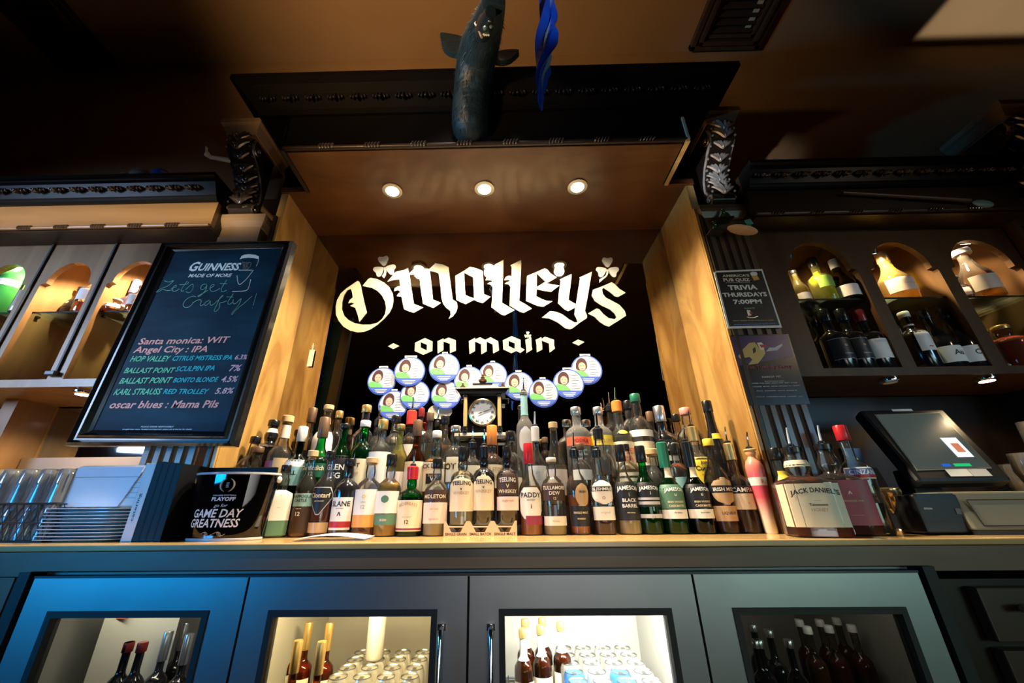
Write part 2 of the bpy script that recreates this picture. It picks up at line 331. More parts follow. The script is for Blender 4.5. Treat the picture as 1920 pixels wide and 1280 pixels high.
mirror_shape('letter', 'b', [[(1098,135),(1180,95),(1255,60),(1260,110),(1245,400),(1230,670),(1320,720),(1418,785),(1295,850),(1240,835),(1085,740),(1090,560),(1098,460),(1070,425),(1012,415),(1050,385),(1100,380),(1070,358),(1002,360),(1030,310),(1070,295),(1112,298),(1115,160)]])
mirror_shape('letter', 'b', [[(1345,295),(1480,240),(1610,182),(1650,200),(1700,260),(1790,318),(1640,408),(1720,425),(1830,440),(1705,535),(1600,520),(1490,495),(1485,600),(1560,640),(1640,670),(1728,675),(1590,760),(1500,745),(1330,670),(1335,480)],[(1493,262),(1622,382),(1490,465)]])
mirror_shape('letter', 'c', [[(398,350),(500,300),(575,270),(560,420),(528,655),(600,700),(640,720),(670,520),(700,335),(690,320),(780,280),(878,235),(850,400),(820,580),(775,820),(808,895),(800,930),(700,995),(590,1080),(545,1096),(480,1080),(360,990),(240,935),(128,922),(250,825),(340,835),(430,870),(540,950),(620,995),(665,990),(650,940),(615,870),(630,770),(525,825),(470,800),(370,705),(385,540),(410,370)]])
mirror_shape('letter', 'c', [[(895,505),(1040,450),(1175,392),(1220,420),(1290,490),(1385,548),(1270,612),(1220,600),(1150,540),(1050,475),(1030,500),(1045,570),(1090,625),(1180,670),(1290,730),(1370,820),(1392,890),(1280,965),(1135,1055),(1080,1040),(1000,990),(920,910),(820,860),(950,785),(990,800),(1050,870),(1130,930),(1220,945),(1248,915),(1220,860),(1150,800),(1020,740),(920,670),(875,590)]])
# shamrocks
def clover(k, cx, cy, s, rot=0, stem=None):
    for a in (90, 205, -25):
        a = math.radians(a+rot); L = []
        for r, d in ((0, 0), (.55, -38), (.95, -34), (1.1, -18), (.9, 0), (1.1, 18), (.95, 34), (.55, 38)):
            q = a+math.radians(d); L.append((cx+s*r*math.cos(q), cy-s*r*math.sin(q)))
        mirror_shape('shamrock_leaf', k, [L], sign2 if s > 60 else sign, (0,))
    mirror_shape('shamrock_stem', k, [stem], sign2 if s > 60 else sign)
clover('a', 805, 165, 165, 8, [(795,170),(825,170),(835,230),(825,290),(800,330),(768,300),(795,260),(805,220)])
clover('c', 1112, 185, 165, 0, [(1098,200),(1125,200),(1125,260),(1095,310),(1050,345),(992,395),(992,345),(1040,320),(1085,290),(1100,240)])
clover('e', 877, 143, 50, 0, [(872,145),(882,145),(884,182),(866,182)])
mirror_shape('diamond', 'd', [[(220,312),(300,265),(390,308),(298,353)]])
mirror_shape('diamond', 'e', [[(1545,258),(1630,210),(1725,248),(1638,300)]])
mirror_shape('letter', 'd', [[(628,258),(775,188),(888,240),(884,380),(750,440),(620,382)],[(710,248),(805,290),(800,375),(708,330)]])
NN = [[(962,235),(1052,195),(1052,215),(1130,182),(1235,220),(1238,375),(1150,415),(1150,275),(1050,238),(1050,370),(965,420)]]
mirror_shape('letter', 'd', NN)
mirror_shape('letter', 'd', [[(1432,235),(1525,185),(1525,210),(1600,178),(1680,215),(1760,176),(1872,235),(1885,372),(1798,418),(1790,285),(1700,240),(1700,385),(1620,432),(1615,280),(1525,238),(1525,382),(1442,428)]])
mirror_shape('letter', 'e', [[(503,222),(635,160),(768,215),(770,330),(830,362),(765,412),(705,380),(630,415),(510,358)],[(588,228),(683,268),(680,352),(590,308)]])
mirror_shape('letter', 'e', [[(840,215),(928,175),(932,300),(945,360),(858,412),(850,300)]])
mirror_shape('letter', 'e', [[(995,215),(1082,175),(1082,200),(1135,168),(1270,215),(1272,300),(1285,345),(1205,405),(1195,270),(1085,225),(1095,360),(1012,402),(1008,280)]])
pil_trim = pm('end_trim_wood', (.45, .38, .30), .3)
# ---------------------------------------------------------------- canopy above the alcove
t = thing('bar_canopy', 'black stained wooden canopy with projecting cornice over the mirror alcove', 'canopy', (-.056, 1.3, ZH))
x0, x1 = -.914+.056, .80+.056; c0, c1 = XL-.035+.056, XR+.035+.056
MB().box((c0, 1.392-1.3, .032), (c1, 1.42-1.3, .34)).box((c0, 1.16-1.3, .205), (c1, YW-1.3, .22)).build('back_board', black_wood, t)
MB().box((x0, 1.155-1.3, .02), (x1, 1.175-1.3, .32)).build('valance', black_wood, t)
MB().tube([(x0, 1.158-1.3, .012), (x1, 1.158-1.3, .012)], .011, 10).build('bead_moulding', wood_dark, t, True)
for sx, xa in ((-1, x0), (1, x1)):
    MB().box((xa-.012, 1.165-1.3, .0), (xa+.012, 1.388-1.3, .32)).build('side_panel', black_wood, t)
    MB().box((xa-.006, 1.15-1.3, -.008), (xa+.010, 1.39-1.3, .006)).build('edge_bead', wood_mid if sx > 0 else wood_dark, t); MB().box((xa+sx*.002, 1.148-1.3, .006), (xa+sx*.012, 1.156-1.3, .14)).build('end_trim', pil_trim if sx > 0 else black_wood, t)
def corn(d): return [(1.155-1.3-d, .30+d*0), ]
prof = [(0, .205), (-.012, .205), (-.02, .23), (-.05, .26), (-.058, .275), (-.085, .305), (-.11, .315), (-.11, .342), (0, .342)]
b = MB(); n = len(prof); ys, ye = 1.155-1.3, YW-1.3
for p in ((0, 0),): pass
rings = []
for cxn, q in (((-1, 1), 'L'), ((1, 1), 'R')): pass
vs = []
for i, (d, z) in enumerate(prof):
    d = -d
    vs += [(c0-d, ye, z), (c0-d, ys-d, z), (c1+d, ys-d, z), (c1+d, ye, z)]
fs = [(4*i+k, 4*i+k+1, 4*(i+1)+k+1, 4*(i+1)+k) for i in range(n-1) for k in range(3)]+[(4*(n-1), 4*(n-1)+3, 4*(n-2)+3, 4*(n-2))]
MB().add(vs, fs).build('cornice', black_wood, t)
leaf = MB()
def leaf_mesh(s=1):
    b = MB()
    for k, (dx, a, l) in enumerate(((-.012, .35, .8), (0, 0, 1), (.012, -.35, .8), (.022, -.6, .55), (-.022, .6, .55))):
        b.ball((dx*s, -.004*s, .0), .016*s, 8, (.32, .45, l), Matrix.Rotation(a, 3, 'Y'))
    b.ball((0, -.010*s, -.012*s), .006*s, 8)
    return b
lm = None
for i in range(20):
    x = c0+.04+(c1-c0-.08)*i/19
    if lm is None: o = leaf_mesh(1.3).build('carved_leaf', black_gloss, t, True); lm = o.data; o.location = (x, 1.150-1.3-.045, .258)
    else: inst('carved_leaf', lm, t, (x, 1.150-1.3-.045, .258))
def rope_mesh(L=.065, r=.011):
    b = MB()
    for k in range(5):
        b.ball((-L/2+L*(k+.5)/5, 0, 0), r, 8, (.42, 1.05, 1.25), Matrix.Rotation(.6, 3, 'Y'))
    return b
rm = None
for i in range(11):
    x = at(612+i*86.5-430*.0, 271, 1.145).x+.056
    if x > x1-.03: break
    if rm is None: o = rope_mesh().build('rope_carving', carved, t, True); rm = o.data; o.location = (x, 1.146-1.3, .010)
    else: inst('rope_carving', rm, t, (x, 1.146-1.3, .010))
b = MB()
for i in range(9):
    u = (900, 1102, 1182, 1186, 1245, 985, 1160, 1290, 1100)[i]; v = (285, 280, 278, 292, 300, 275, 275, 272, 276)[i]
# ---------------------------------------------------------------- pilasters and corbels
def pilaster(x0, x1, label, mat, trim, leafm, y0=1.385):
    xc = (x0+x1)/2; W = (x1-x0)/2
    t = thing('pilaster', label, 'column', (xc, 1.40, 1.0), 'fluted wooden pilasters of the back bar')
    nfl = 4; f = []
    pts = [(-W, .05), (-W, y0-1.40)]
    for k in range(nfl):
        c = -W+2*W*(k+.8)/(nfl+.6); r = W*.115
        for a in (0, 45, 90, 135, 180): pts.append((c-r*math.cos(math.radians(a)), y0-1.40+r*1.1*math.sin(math.radians(a))))
    pts += [(W, y0-1.40), (W, .05)]
    MB().prism(pts, 'z', .10, 1.20).build('fluted_shaft', mat, t)
    MB().box((-W-.006, y0-1.408, 0), (W+.006, .05, .10)).build('plinth', mat, t, bev=.004)
    MB().box((-W, y0-1.40, 1.20), (W, .05, 1.27)).build('frieze_block', mat, t)
    pr = [(0, 1.27), (-.006, 1.275), (-.02, 1.30), (-.024, 1.315), (-.024, 1.335), (0, 1.335)]
    vs = []; n = len(pr)
    for d, z in pr:
        d = -d; vs += [(-W-d, .05, z), (-W-d, y0-1.40-d, z), (W+d, y0-1.40-d, z), (W+d, .05, z)]
    MB().add(vs, [(4*i+k, 4*i+k+1, 4*(i+1)+k+1, 4*(i+1)+k) for i in range(n-1) for k in range(3)]+[(4*(n-1), 4*(n-1)+3, 4*(n-2)+3, 4*(n-2)), (1, 2, 2+4*(n-1), 1+4*(n-1))][:2]).build('capital', trim, t)
    # corbel: an S scroll seen from the side with carved leaves on its front
    S_ = [(0, 1.335), (-.045, 1.335), (-.058, 1.35), (-.06, 1.375), (-.045, 1.395), (-.035, 1.42), (-.045, 1.47), (-.075, 1.52), (-.12, 1.565), (-.165, 1.60), (-.178, 1.635), (-.168, 1.665), (-.14, 1.68), (0, 1.68)]
    w2 = W*.62
    cb = MB().prism([(p[0], p[1]) for p in S_], 'x', -w2, w2).build('corbel', corb_d if leafm is not leaf_lit else corb_d, t, bev=.004)
    for sg in (-1, 1):
        b = MB()
        sp = [(-.125+.042*math.exp(-.22*a)*math.cos(a+2.2), 1.632+.042*math.exp(-.22*a)*math.sin(a+2.2)) for a in [i*.45 for i in range(24)]]
        b.tube([(sg*w2, p[0], p[1]) for p in sp], [.0075*(1-.5*i/24) for i in range(24)], 6)
        sp = [(-.032+.026*math.exp(-.22*a)*math.cos(-a+3.6), 1.365+.026*math.exp(-.22*a)*math.sin(-a+3.6)) for a in [i*.5 for i in range(18)]]
        b.tube([(sg*w2, p[0], p[1]) for p in sp], .005, 6)
        b.tube([(sg*w2, p[0]+.012, p[1]) for p in S_[4:11]], .006, 6)
        b.ball((sg*w2, -.125, 1.632), .010, 8).build('scroll', leafm, cb, True)
    for k, (yy, zz) in enumerate(((-.178, 1.645), (-.172, 1.61), (-.14, 1.58), (-.10, 1.545), (-.07, 1.505), (-.055, 1.465), (-.052, 1.43), (-.065, 1.385))):
        b = MB()
        for sg in (-1, 1):
            for q, (ax, lz) in enumerate(((.35, .050), (.70, .040), (.95, .024))):
                P_ = [(0, yy-.004, zz-.014), (sg*w2*ax*.45, yy-.012, zz+.2*lz), (sg*w2*ax*.85, yy-.010, zz+.75*lz), (sg*w2*ax, yy-.004, zz+lz)]
                b.tube(smooth_path(P_, 1), [.006, .0075, .0085, .008, .006, .005, .004, .002][:len(smooth_path(P_, 1))], 6)
        b.ball((0, yy-.008, zz), .010, 8, (.8, 1, 1.8)); b.build('acanthus_leaf', leafm, cb, True)
        for sg in (-1, 1): MB().ball((sg*w2*.95, yy-.002, zz), .006, 6).build('bead', leafm, cb, True)
    b = MB()
    for k in range(5): b.ball((-w2*.9+k*w2*.45, -.035, 1.342), .011, 8, (.6, 1.3, .8), Matrix.Rotation(.5, 3, 'Y'))
    b.build('rope_carving', carved, t, True)
    pr = [(0, 1.68), (-.005, 1.682), (-.012, 1.70), (-.02, 1.72), (-.03, 1.73), (-.03, 1.755), (0, 1.755)]
    vs = []; n = len(pr)
    for d, z in pr:
        d = -d; yb = -.175; vs += [(-W*.7-d, .05, z), (-W*.7-d, yb-d, z), (W*.7+d, yb-d, z), (W*.7+d, .05, z)]
    MB().add(vs, [(4*i+k, 4*i+k+1, 4*(i+1)+k+1, 4*(i+1)+k) for i in range(n-1) for k in range(3)]+[(4*(n-1), 4*(n-1)+3, 4*(n-2)+3, 4*(n-2))]).build('abacus', trim, t)
    return t
leaf_lit = pm('carving_lit', (.30, .28, .27), .26, .55, (.62, .60, .58), ns=30, coat=.4)  # silver tint stands in for highlights on the right corbel's carving
corb_d = pm('corbel_dark', (.010, .008, .007), .3, coat=.5)
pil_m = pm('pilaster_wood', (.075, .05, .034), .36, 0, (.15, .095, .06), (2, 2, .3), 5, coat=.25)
pil_l = pm('pilaster_wood_pale', (.20, .14, .09), .36, 0, (.27, .19, .125), (2, 2, .3), 5, coat=.25)  # paler copy of the pilaster wood
pilaster(.935, 1.105, 'fluted dark pilaster with bright carved corbel carrying the two posters', pil_m, pil_m, leaf_lit)
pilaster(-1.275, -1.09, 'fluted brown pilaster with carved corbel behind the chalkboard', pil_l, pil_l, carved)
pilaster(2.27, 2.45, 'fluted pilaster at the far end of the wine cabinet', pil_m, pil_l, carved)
# ---------------------------------------------------------------- side cabinets
def cabinet(xa, xb, bays, label, cat, mat, back, extra_end, glassz=1.888):
    xc = (xa+xb)/2; Y0, Y1, ZB, ZT = 1.42, 1.74, 1.535, 2.235
    t = thing('wall_cabinet', label, cat, (xc, 1.42, 1.535))
    o = Vector((xc, 1.42, 1.535))
    def bx(b, a, c): b.box(Vector(a)-o, Vector(c)-o); return b
    bx(MB(), (xa, Y1-.015, ZB), (xb, Y1, ZT)).build('back_panel', back, t)
    bx(MB(), (xa, Y0+.02, ZB), (xb, Y1, ZB+.03)).build('bottom_board', mat, t)
    bx(MB(), (xa, Y0+.02, ZT-.02), (xb, Y1, ZT)).build('top_board', mat, t)
    # face frame outline with arched openings
    outer = [(xa, ZB), (xb, ZB), (xb, ZT), (xa, ZT)]; loops = [outer]
    for a, c in bays:
        L = [(a, ZB+.032), (c, ZB+.032), (c, 2.0), (c-.004, 2.012), (c-.022, 2.018)]
        m_ = (a+c)/2; r = (c-a)/2-.022
        for k in range(1, 14): L.append((m_+r*math.cos(math.pi*k/14), 2.022+r*1.08*math.sin(math.pi*k/14)))
        L += [(a+.022, 2.018), (a+.004, 2.012), (a, 2.0)]
        loops.append(L)
    shape2d('face_frame', [[(p[0], p[1]) for p in lp] for lp in loops], mat, t, .022, lambda x, y, d: Vector((x, Y0+d, y))-o)
    xs = [xa+.01]+[(bays[i][1]+bays[i+1][0])/2 for i in range(len(bays)-1)]+[xb-.01]
    for x in xs: bx(MB(), (x-.010, Y0+.022, ZB+.03), (x+.010, Y1-.015, ZT-.02)).build('divider', mat, t)
    gm = glass('shelf_glass', (.80, .93, .86), .3, .04)
    for (x0_, x1_) in zip(xs, xs[1:]):
        sh = bx(MB(), (x0_+.012, Y0+.03, glassz-.006), (x1_-.012, Y1-.02, glassz)).build('glass_shelf', gm, t)
        bx(MB(), (x0_+.012, Y0+.028, glassz-.007), (x1_-.012, Y0+.030, glassz+.0005)).build('front_edge', pm('glass_edge', (.01, .03, .025), .2), sh)
        for yy in (Y0+.06, Y1-.06): bx(MB(), (x0_+.010, yy-.006, glassz-.016), (x0_+.022, yy+.006, glassz-.006)).build('shelf_clip', steel_d, t)
    # entablature: soffit board, rope bead, frieze, carved band, crown
    xl, xr = xa-.005, xb+extra_end
    bx(MB(), (xl, 1.325, 2.225), (xr, 1.44, 2.24)).build('soffit_board', wood_dark, t)
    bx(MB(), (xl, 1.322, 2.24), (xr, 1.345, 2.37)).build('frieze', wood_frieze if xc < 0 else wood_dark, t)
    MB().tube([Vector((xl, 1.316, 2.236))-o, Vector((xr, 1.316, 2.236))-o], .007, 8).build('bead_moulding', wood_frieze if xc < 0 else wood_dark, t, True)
    p = [(1.345, 2.37), (1.312, 2.37), (1.305, 2.378), (1.300, 2.385), (1.296, 2.39), (1.270, 2.445), (1.262, 2.452), (1.262, 2.462), (1.252, 2.466), (1.252, 2.482), (1.345, 2.482)]
    MB().prism([(a-o.y, c-o.z) for a, c in p], 'x', xl-o.x, xr-o.x).build('crown', black_gloss, t)
    bx(MB(), (xl, 1.345, 2.24), (xr, YW+.02, 2.482)).build('top_box', wood_dark, t)
    n = int((xr-xl)/.088); me = None
    for i in range(n):
        x = xl+.05+i*.088; loc = Vector((x, 1.279, 2.418))-o
        if me is None: ob = leaf_mesh(1.25).build('carved_leaf', carved, t, True); me = ob.data; ob.location = loc; ob.rotation_euler = (-.42, 0, 0)
        else: inst('carved_leaf', me, t, loc, (-.42, 0, 0))
    n = int((xr-xl)/.165); me = None
    for i in range(n):
        loc = Vector((xl+.09+i*.165, 1.310, 2.236))-o
        if me is None: ob = rope_mesh(.06, .009).build('rope_carving', carved, t, True); me = ob.data; ob.location = loc
        else: inst('rope_carving', me, t, loc)
    return t
back_l = pm('lit_back_panel', (.34, .20, .085), .5, 0, (.46, .29, .14), (1, 1, .5), 4)
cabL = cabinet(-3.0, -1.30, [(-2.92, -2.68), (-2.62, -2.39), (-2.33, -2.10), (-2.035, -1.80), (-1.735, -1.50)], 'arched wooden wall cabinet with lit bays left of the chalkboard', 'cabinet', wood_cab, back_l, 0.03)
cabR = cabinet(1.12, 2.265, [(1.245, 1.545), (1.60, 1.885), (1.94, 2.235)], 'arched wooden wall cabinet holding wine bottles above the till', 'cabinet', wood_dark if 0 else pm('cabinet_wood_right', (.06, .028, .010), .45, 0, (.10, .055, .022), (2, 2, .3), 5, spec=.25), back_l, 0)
# door gap of the left cabinet: seams between overlaid doors and latch
for x in (-1.768, -2.067, -2.36):
    MB().box((x-.004, 1.412-1.42, 1.59-1.535), (x+.004, 1.4205-1.42, 2.225-1.535)).build('door_seam', black_matte, cabL)
for o_ in cabL.children:
    if o_.name.startswith('door_seam'): o_.location.x += 2.15
MB().cbox((-1.775+2.15, -.012, .052), (.04, .02, .018)).build('latch', steel_d, cabL, bev=.003)
# spots inside and puck lights under the cabinets
def spotlamp(p, tgt, e, label, size=.02):
    t = thing('cabinet_spotlight', label, 'light', p, 'small halogen spots in the cabinets')
    d = (Vector(tgt)-Vector(p)).normalized(); q = d.to_track_quat('Z', 'Y').to_matrix()
    MB().lathe([(.014, -.03), (.016, -.028), (.020, 0), (.018, 0)], (0,0,0), 16, rot=q).build('housing', steel_d, t, True)
    MB().lathe([(.001, .001), (.016, .001)], (0,0,0), 14, rot=q, caps=False).build('lens', emat('halogen_glow', (1, .85, .62), 30), t)
    light('SPOT', Vector(p)+d*.012, e, WARM, tgt, .012, 2.4, .5)
spotlamp((-2.13, 1.46, 2.16), (-2.24, 1.72, 1.70), 14, 'bright halogen spot under the arch above the green bottle')
spotlamp((-2.27, 1.46, 2.165), (-2.20, 1.70, 1.80), 3, 'smaller halogen spot at the left edge of the leftmost lit arch')
spotlamp((-1.84, 1.455, 2.13), (-1.93, 1.73, 1.70), 30, 'added spot brightening the second bay, tucked beside its arch')  # lamp added to even out the light on this bay's back
spotlamp((-1.60, 1.455, 2.155), (-1.64, 1.73, 1.72), 26, 'halogen spot hidden in the arch beside the chalkboard')
spotlamp((2.03, 1.46, 2.155), (2.1, 1.72, 1.7), 18, 'glaring halogen spot in the right lit arch, left of its pair')
spotlamp((2.12, 1.46, 2.165), (2.14, 1.72, 1.75), 6, 'halogen spot in the right lit arch, right of its pair')
spotlamp((1.68, 1.455, 2.12), (1.79, 1.72, 1.72), 18, 'added spot brightening the single bottle arch from its top')  # lamp added to brighten the middle bay
spotlamp((1.30, 1.455, 2.10), (1.42, 1.72, 1.80), 6, 'dim added spot brightening the first arch beside the posters')  # weak lamp added for the first bay's back panel
def puck(p, e, label, on=True):
    t = thing('puck_light', label, 'light', p, 'puck lights under the cabinets')
    MB().lathe([(.001, .006), (.030, .006), (.032, 0), (.030, -.008), (.024, -.012)], (0,0,0), 20).build('housing', chrome, t, True)
    MB().lathe([(.001, -.0135), (.022, -.0135)], (0,0,0), 18, caps=False).build('lens', emat('puck_glow', (1, .86, .62), 22) if on else paper, t)
    if on: light('SPOT', Vector(p)+Vector((0, 0, -.02)), e, WARM, Vector(p)+Vector((0, .08, -1)), .02, 2.7, .4)
puck((-1.685, 1.47, 1.529), 20, 'glowing puck light under the cabinet left of the chalkboard')
puck((1.877, 1.455, 1.529), 3.0, 'glowing puck light under the right cabinet above the till')
puck((1.509, 1.455, 1.529), 0, 'unlit puck light under the wine cabinet left of the glowing one', False)
# niche panels below the cabinets
t = thing('niche_backing', 'brown wooden back panel of the niche below the wine cabinet', 'panel', (1.9, 1.74, 1.0))
MB().box((-.97, 0, 0), (.9, .03, .535)).build('board', wood_dark, t)
MB().box((.35, -.31, 0), (.375, 0, .535)).build('side_board', wood_dark, t)
t = thing('niche_backing', 'orange brown wooden panel in the niche behind the glass crate', 'panel', (-2.2, 1.74, 1.0))
MB().box((-.9, -.006, 0), (.12, .02, .535)).build('board', wood_mid, t)
MB().box((.06, -.16, 0), (.12, -.006, .535)).build('side_board', wood_cab, t)
t = thing('niche_mirror', 'small mirror panel in the niche behind the plates', 'mirror', (-1.7, 1.74, 1.0))
MB().box((-.38, 0, 0), (.66, .02, .535)).build('mirror_glass', pm('niche_glass', (.5, .55, .6), .03, 1), t)
t = thing('mirrored_arch', 'pale arches standing in for mirrored ones in the niche below the chalkboard', 'trim', (-1.7, 1.68, 1.0))  # solid arches built in place of a reflection in the niche mirror
L = [[(-.37, .29), (.40, .29), (.40, .18)]]
pts = [(-.37, .30), (.40, .30), (.40, .16)]
for c, r in ((.26, .12), (-.06, .16)):
    pts += [(c+r*math.cos(math.pi*k/10), .16+.10*math.sin(math.pi*k/10)) for k in range(11)]
pts += [(-.37, .16)]
shape2d('arch_shape', [pts], pm('mirrored_arch_pale', (.20, .17, .15), .5), t, .02, lambda x, y, d: Vector((x, d, y)))
# ---------------------------------------------------------------- bottles
PROF = dict(
 std=[(.88,0),(.98,.012),(1,.03),(1,.56),(.97,.60),(.84,.65),(.56,.72),(.39,.78),(.34,.86),(.33,.965),(.41,.97),(.41,.99),(.36,1)],
 squat=[(.88,0),(.98,.012),(1,.03),(1,.60),(.97,.65),(.82,.71),(.52,.76),(.36,.79),(.40,.85),(.38,.92),(.33,.97),(.41,.975),(.40,1)],
 teel=[(.9,0),(1,.02),(1,.66),(.96,.71),(.78,.76),(.48,.79),(.36,.81),(.42,.85),(.42,.9),(.36,.95),(.37,1)],
 vodka=[(.92,0),(1,.02),(1,.66),(.95,.71),(.72,.76),(.44,.79),(.37,.82),(.35,.97),(.40,.975),(.40,1)],
 tall=[(.95,0),(1,.02),(1,.58),(.93,.63),(.66,.68),(.48,.71),(.42,.76),(.38,1)],
 bord=[(.92,0),(1,.02),(1,.60),(.95,.65),(.70,.70),(.42,.74),(.36,.78),(.35,.98),(.40,.985),(.38,1)],
 burg=[(.92,0),(1,.02),(1,.44),(.93,.51),(.72,.60),(.50,.70),(.39,.78),(.35,.86),(.35,1)],
 skit=[(.62,0),(.68,.02),(.72,.25),(.88,.55),(1,.72),(.98,.80),(.80,.86),(.50,.90),(.42,.925),(.55,.95),(.60,.975),(.50,1)],
 bell=[(.86,0),(.90,.02),(.94,.25),(1,.50),(1,.57),(.92,.63),(.68,.70),(.44,.76),(.34,.83),(.32,.96),(.40,.97),(.40,1)],
 ball=[(.70,0),(.82,.02),(.97,.15),(1,.32),(.95,.48),(.78,.60),(.50,.69),(.34,.75),(.32,.95),(.40,.96),(.40,1)],
 jd=[(.94,0),(1,.015),(1,.60),(.95,.635),(.66,.665),(.40,.69),(.36,.71),(.46,.76),(.48,.82),(.40,.88),(.34,.93),(.34,.97),(.38,.975),(.38,1)])
GL = dict(clear=((.96,.96,.94), .30, .018), smoky=((.62,.56,.50), .25, .02), green=((.05,.52,.15), .3, .012), dkgreen=((.02,.13,.06), .3, .01), bright=((.15,.95,.3), .3, .25),
          black=((.012,.012,.014), .35, 0), amberg=((.45,.20,.04), .3, .01), frost=((.85,.90,.92), .3, .10), olive=((.25,.28,.04), .3, .01), yellow=((.85,.85,.35), .25, .06), pink=((.9,.6,.4), .3, .05), vio=((.5,.45,.9), .3, .1))
LQ = dict(amber=(.92,.46,.08), dark=(.40,.13,.025), gold=(.97,.72,.22), pale=(.97,.86,.60), water=(.95,.95,.93), black=(.02,.012,.01), green=(.02,.35,.12), red=(.30,.02,.02), brown=(.60,.24,.05), lime=(.88,.92,.25), rose=(.98,.36,.06), honey=(.95,.60,.15), green2=(.08,.75,.25))
CAPM = dict(K=('cap_black', (.01,.01,.012), .25, 0), W=('cap_white', (.8,.79,.75), .4, 0), S=('cap_silver', (.7,.7,.72), .25, .9), G=('cap_gold', (.70,.48,.18), .3, .8),
            R=('cap_red', (.55,.02,.03), .3, .1), O=('cap_orange', (.80,.26,.05), .35, .1), C=('cap_cork', (.62,.42,.22), .7, 0), B=('cap_brown', (.16,.09,.05), .4, .2),
            E=('cap_green', (.02,.16,.09), .3, .1), Y=('cap_yellow', (.85,.65,.06), .35, 0), L=('cap_lime', (.45,.70,.12), .35, .1), P=('cap_pink', (.75,.30,.25), .4, 0), V=('cap_violet', (.35,.28,.75), .3, .4), T=('cap_dark_red', (.22,.02,.02), .3, .1))
def capm(k): c = CAPM[k]; return pm(c[0], c[1], c[2], c[3])
def glm(k):
    t, rf, df = GL[k]
    if k == 'black': return pm('bottle_black', (.010, .010, .012), .12, coat=.8)
    return glass('bottle_'+k, t, rf, df, (1, .95, .88) if k in ('clear', 'frost') else t)
NB = [0]
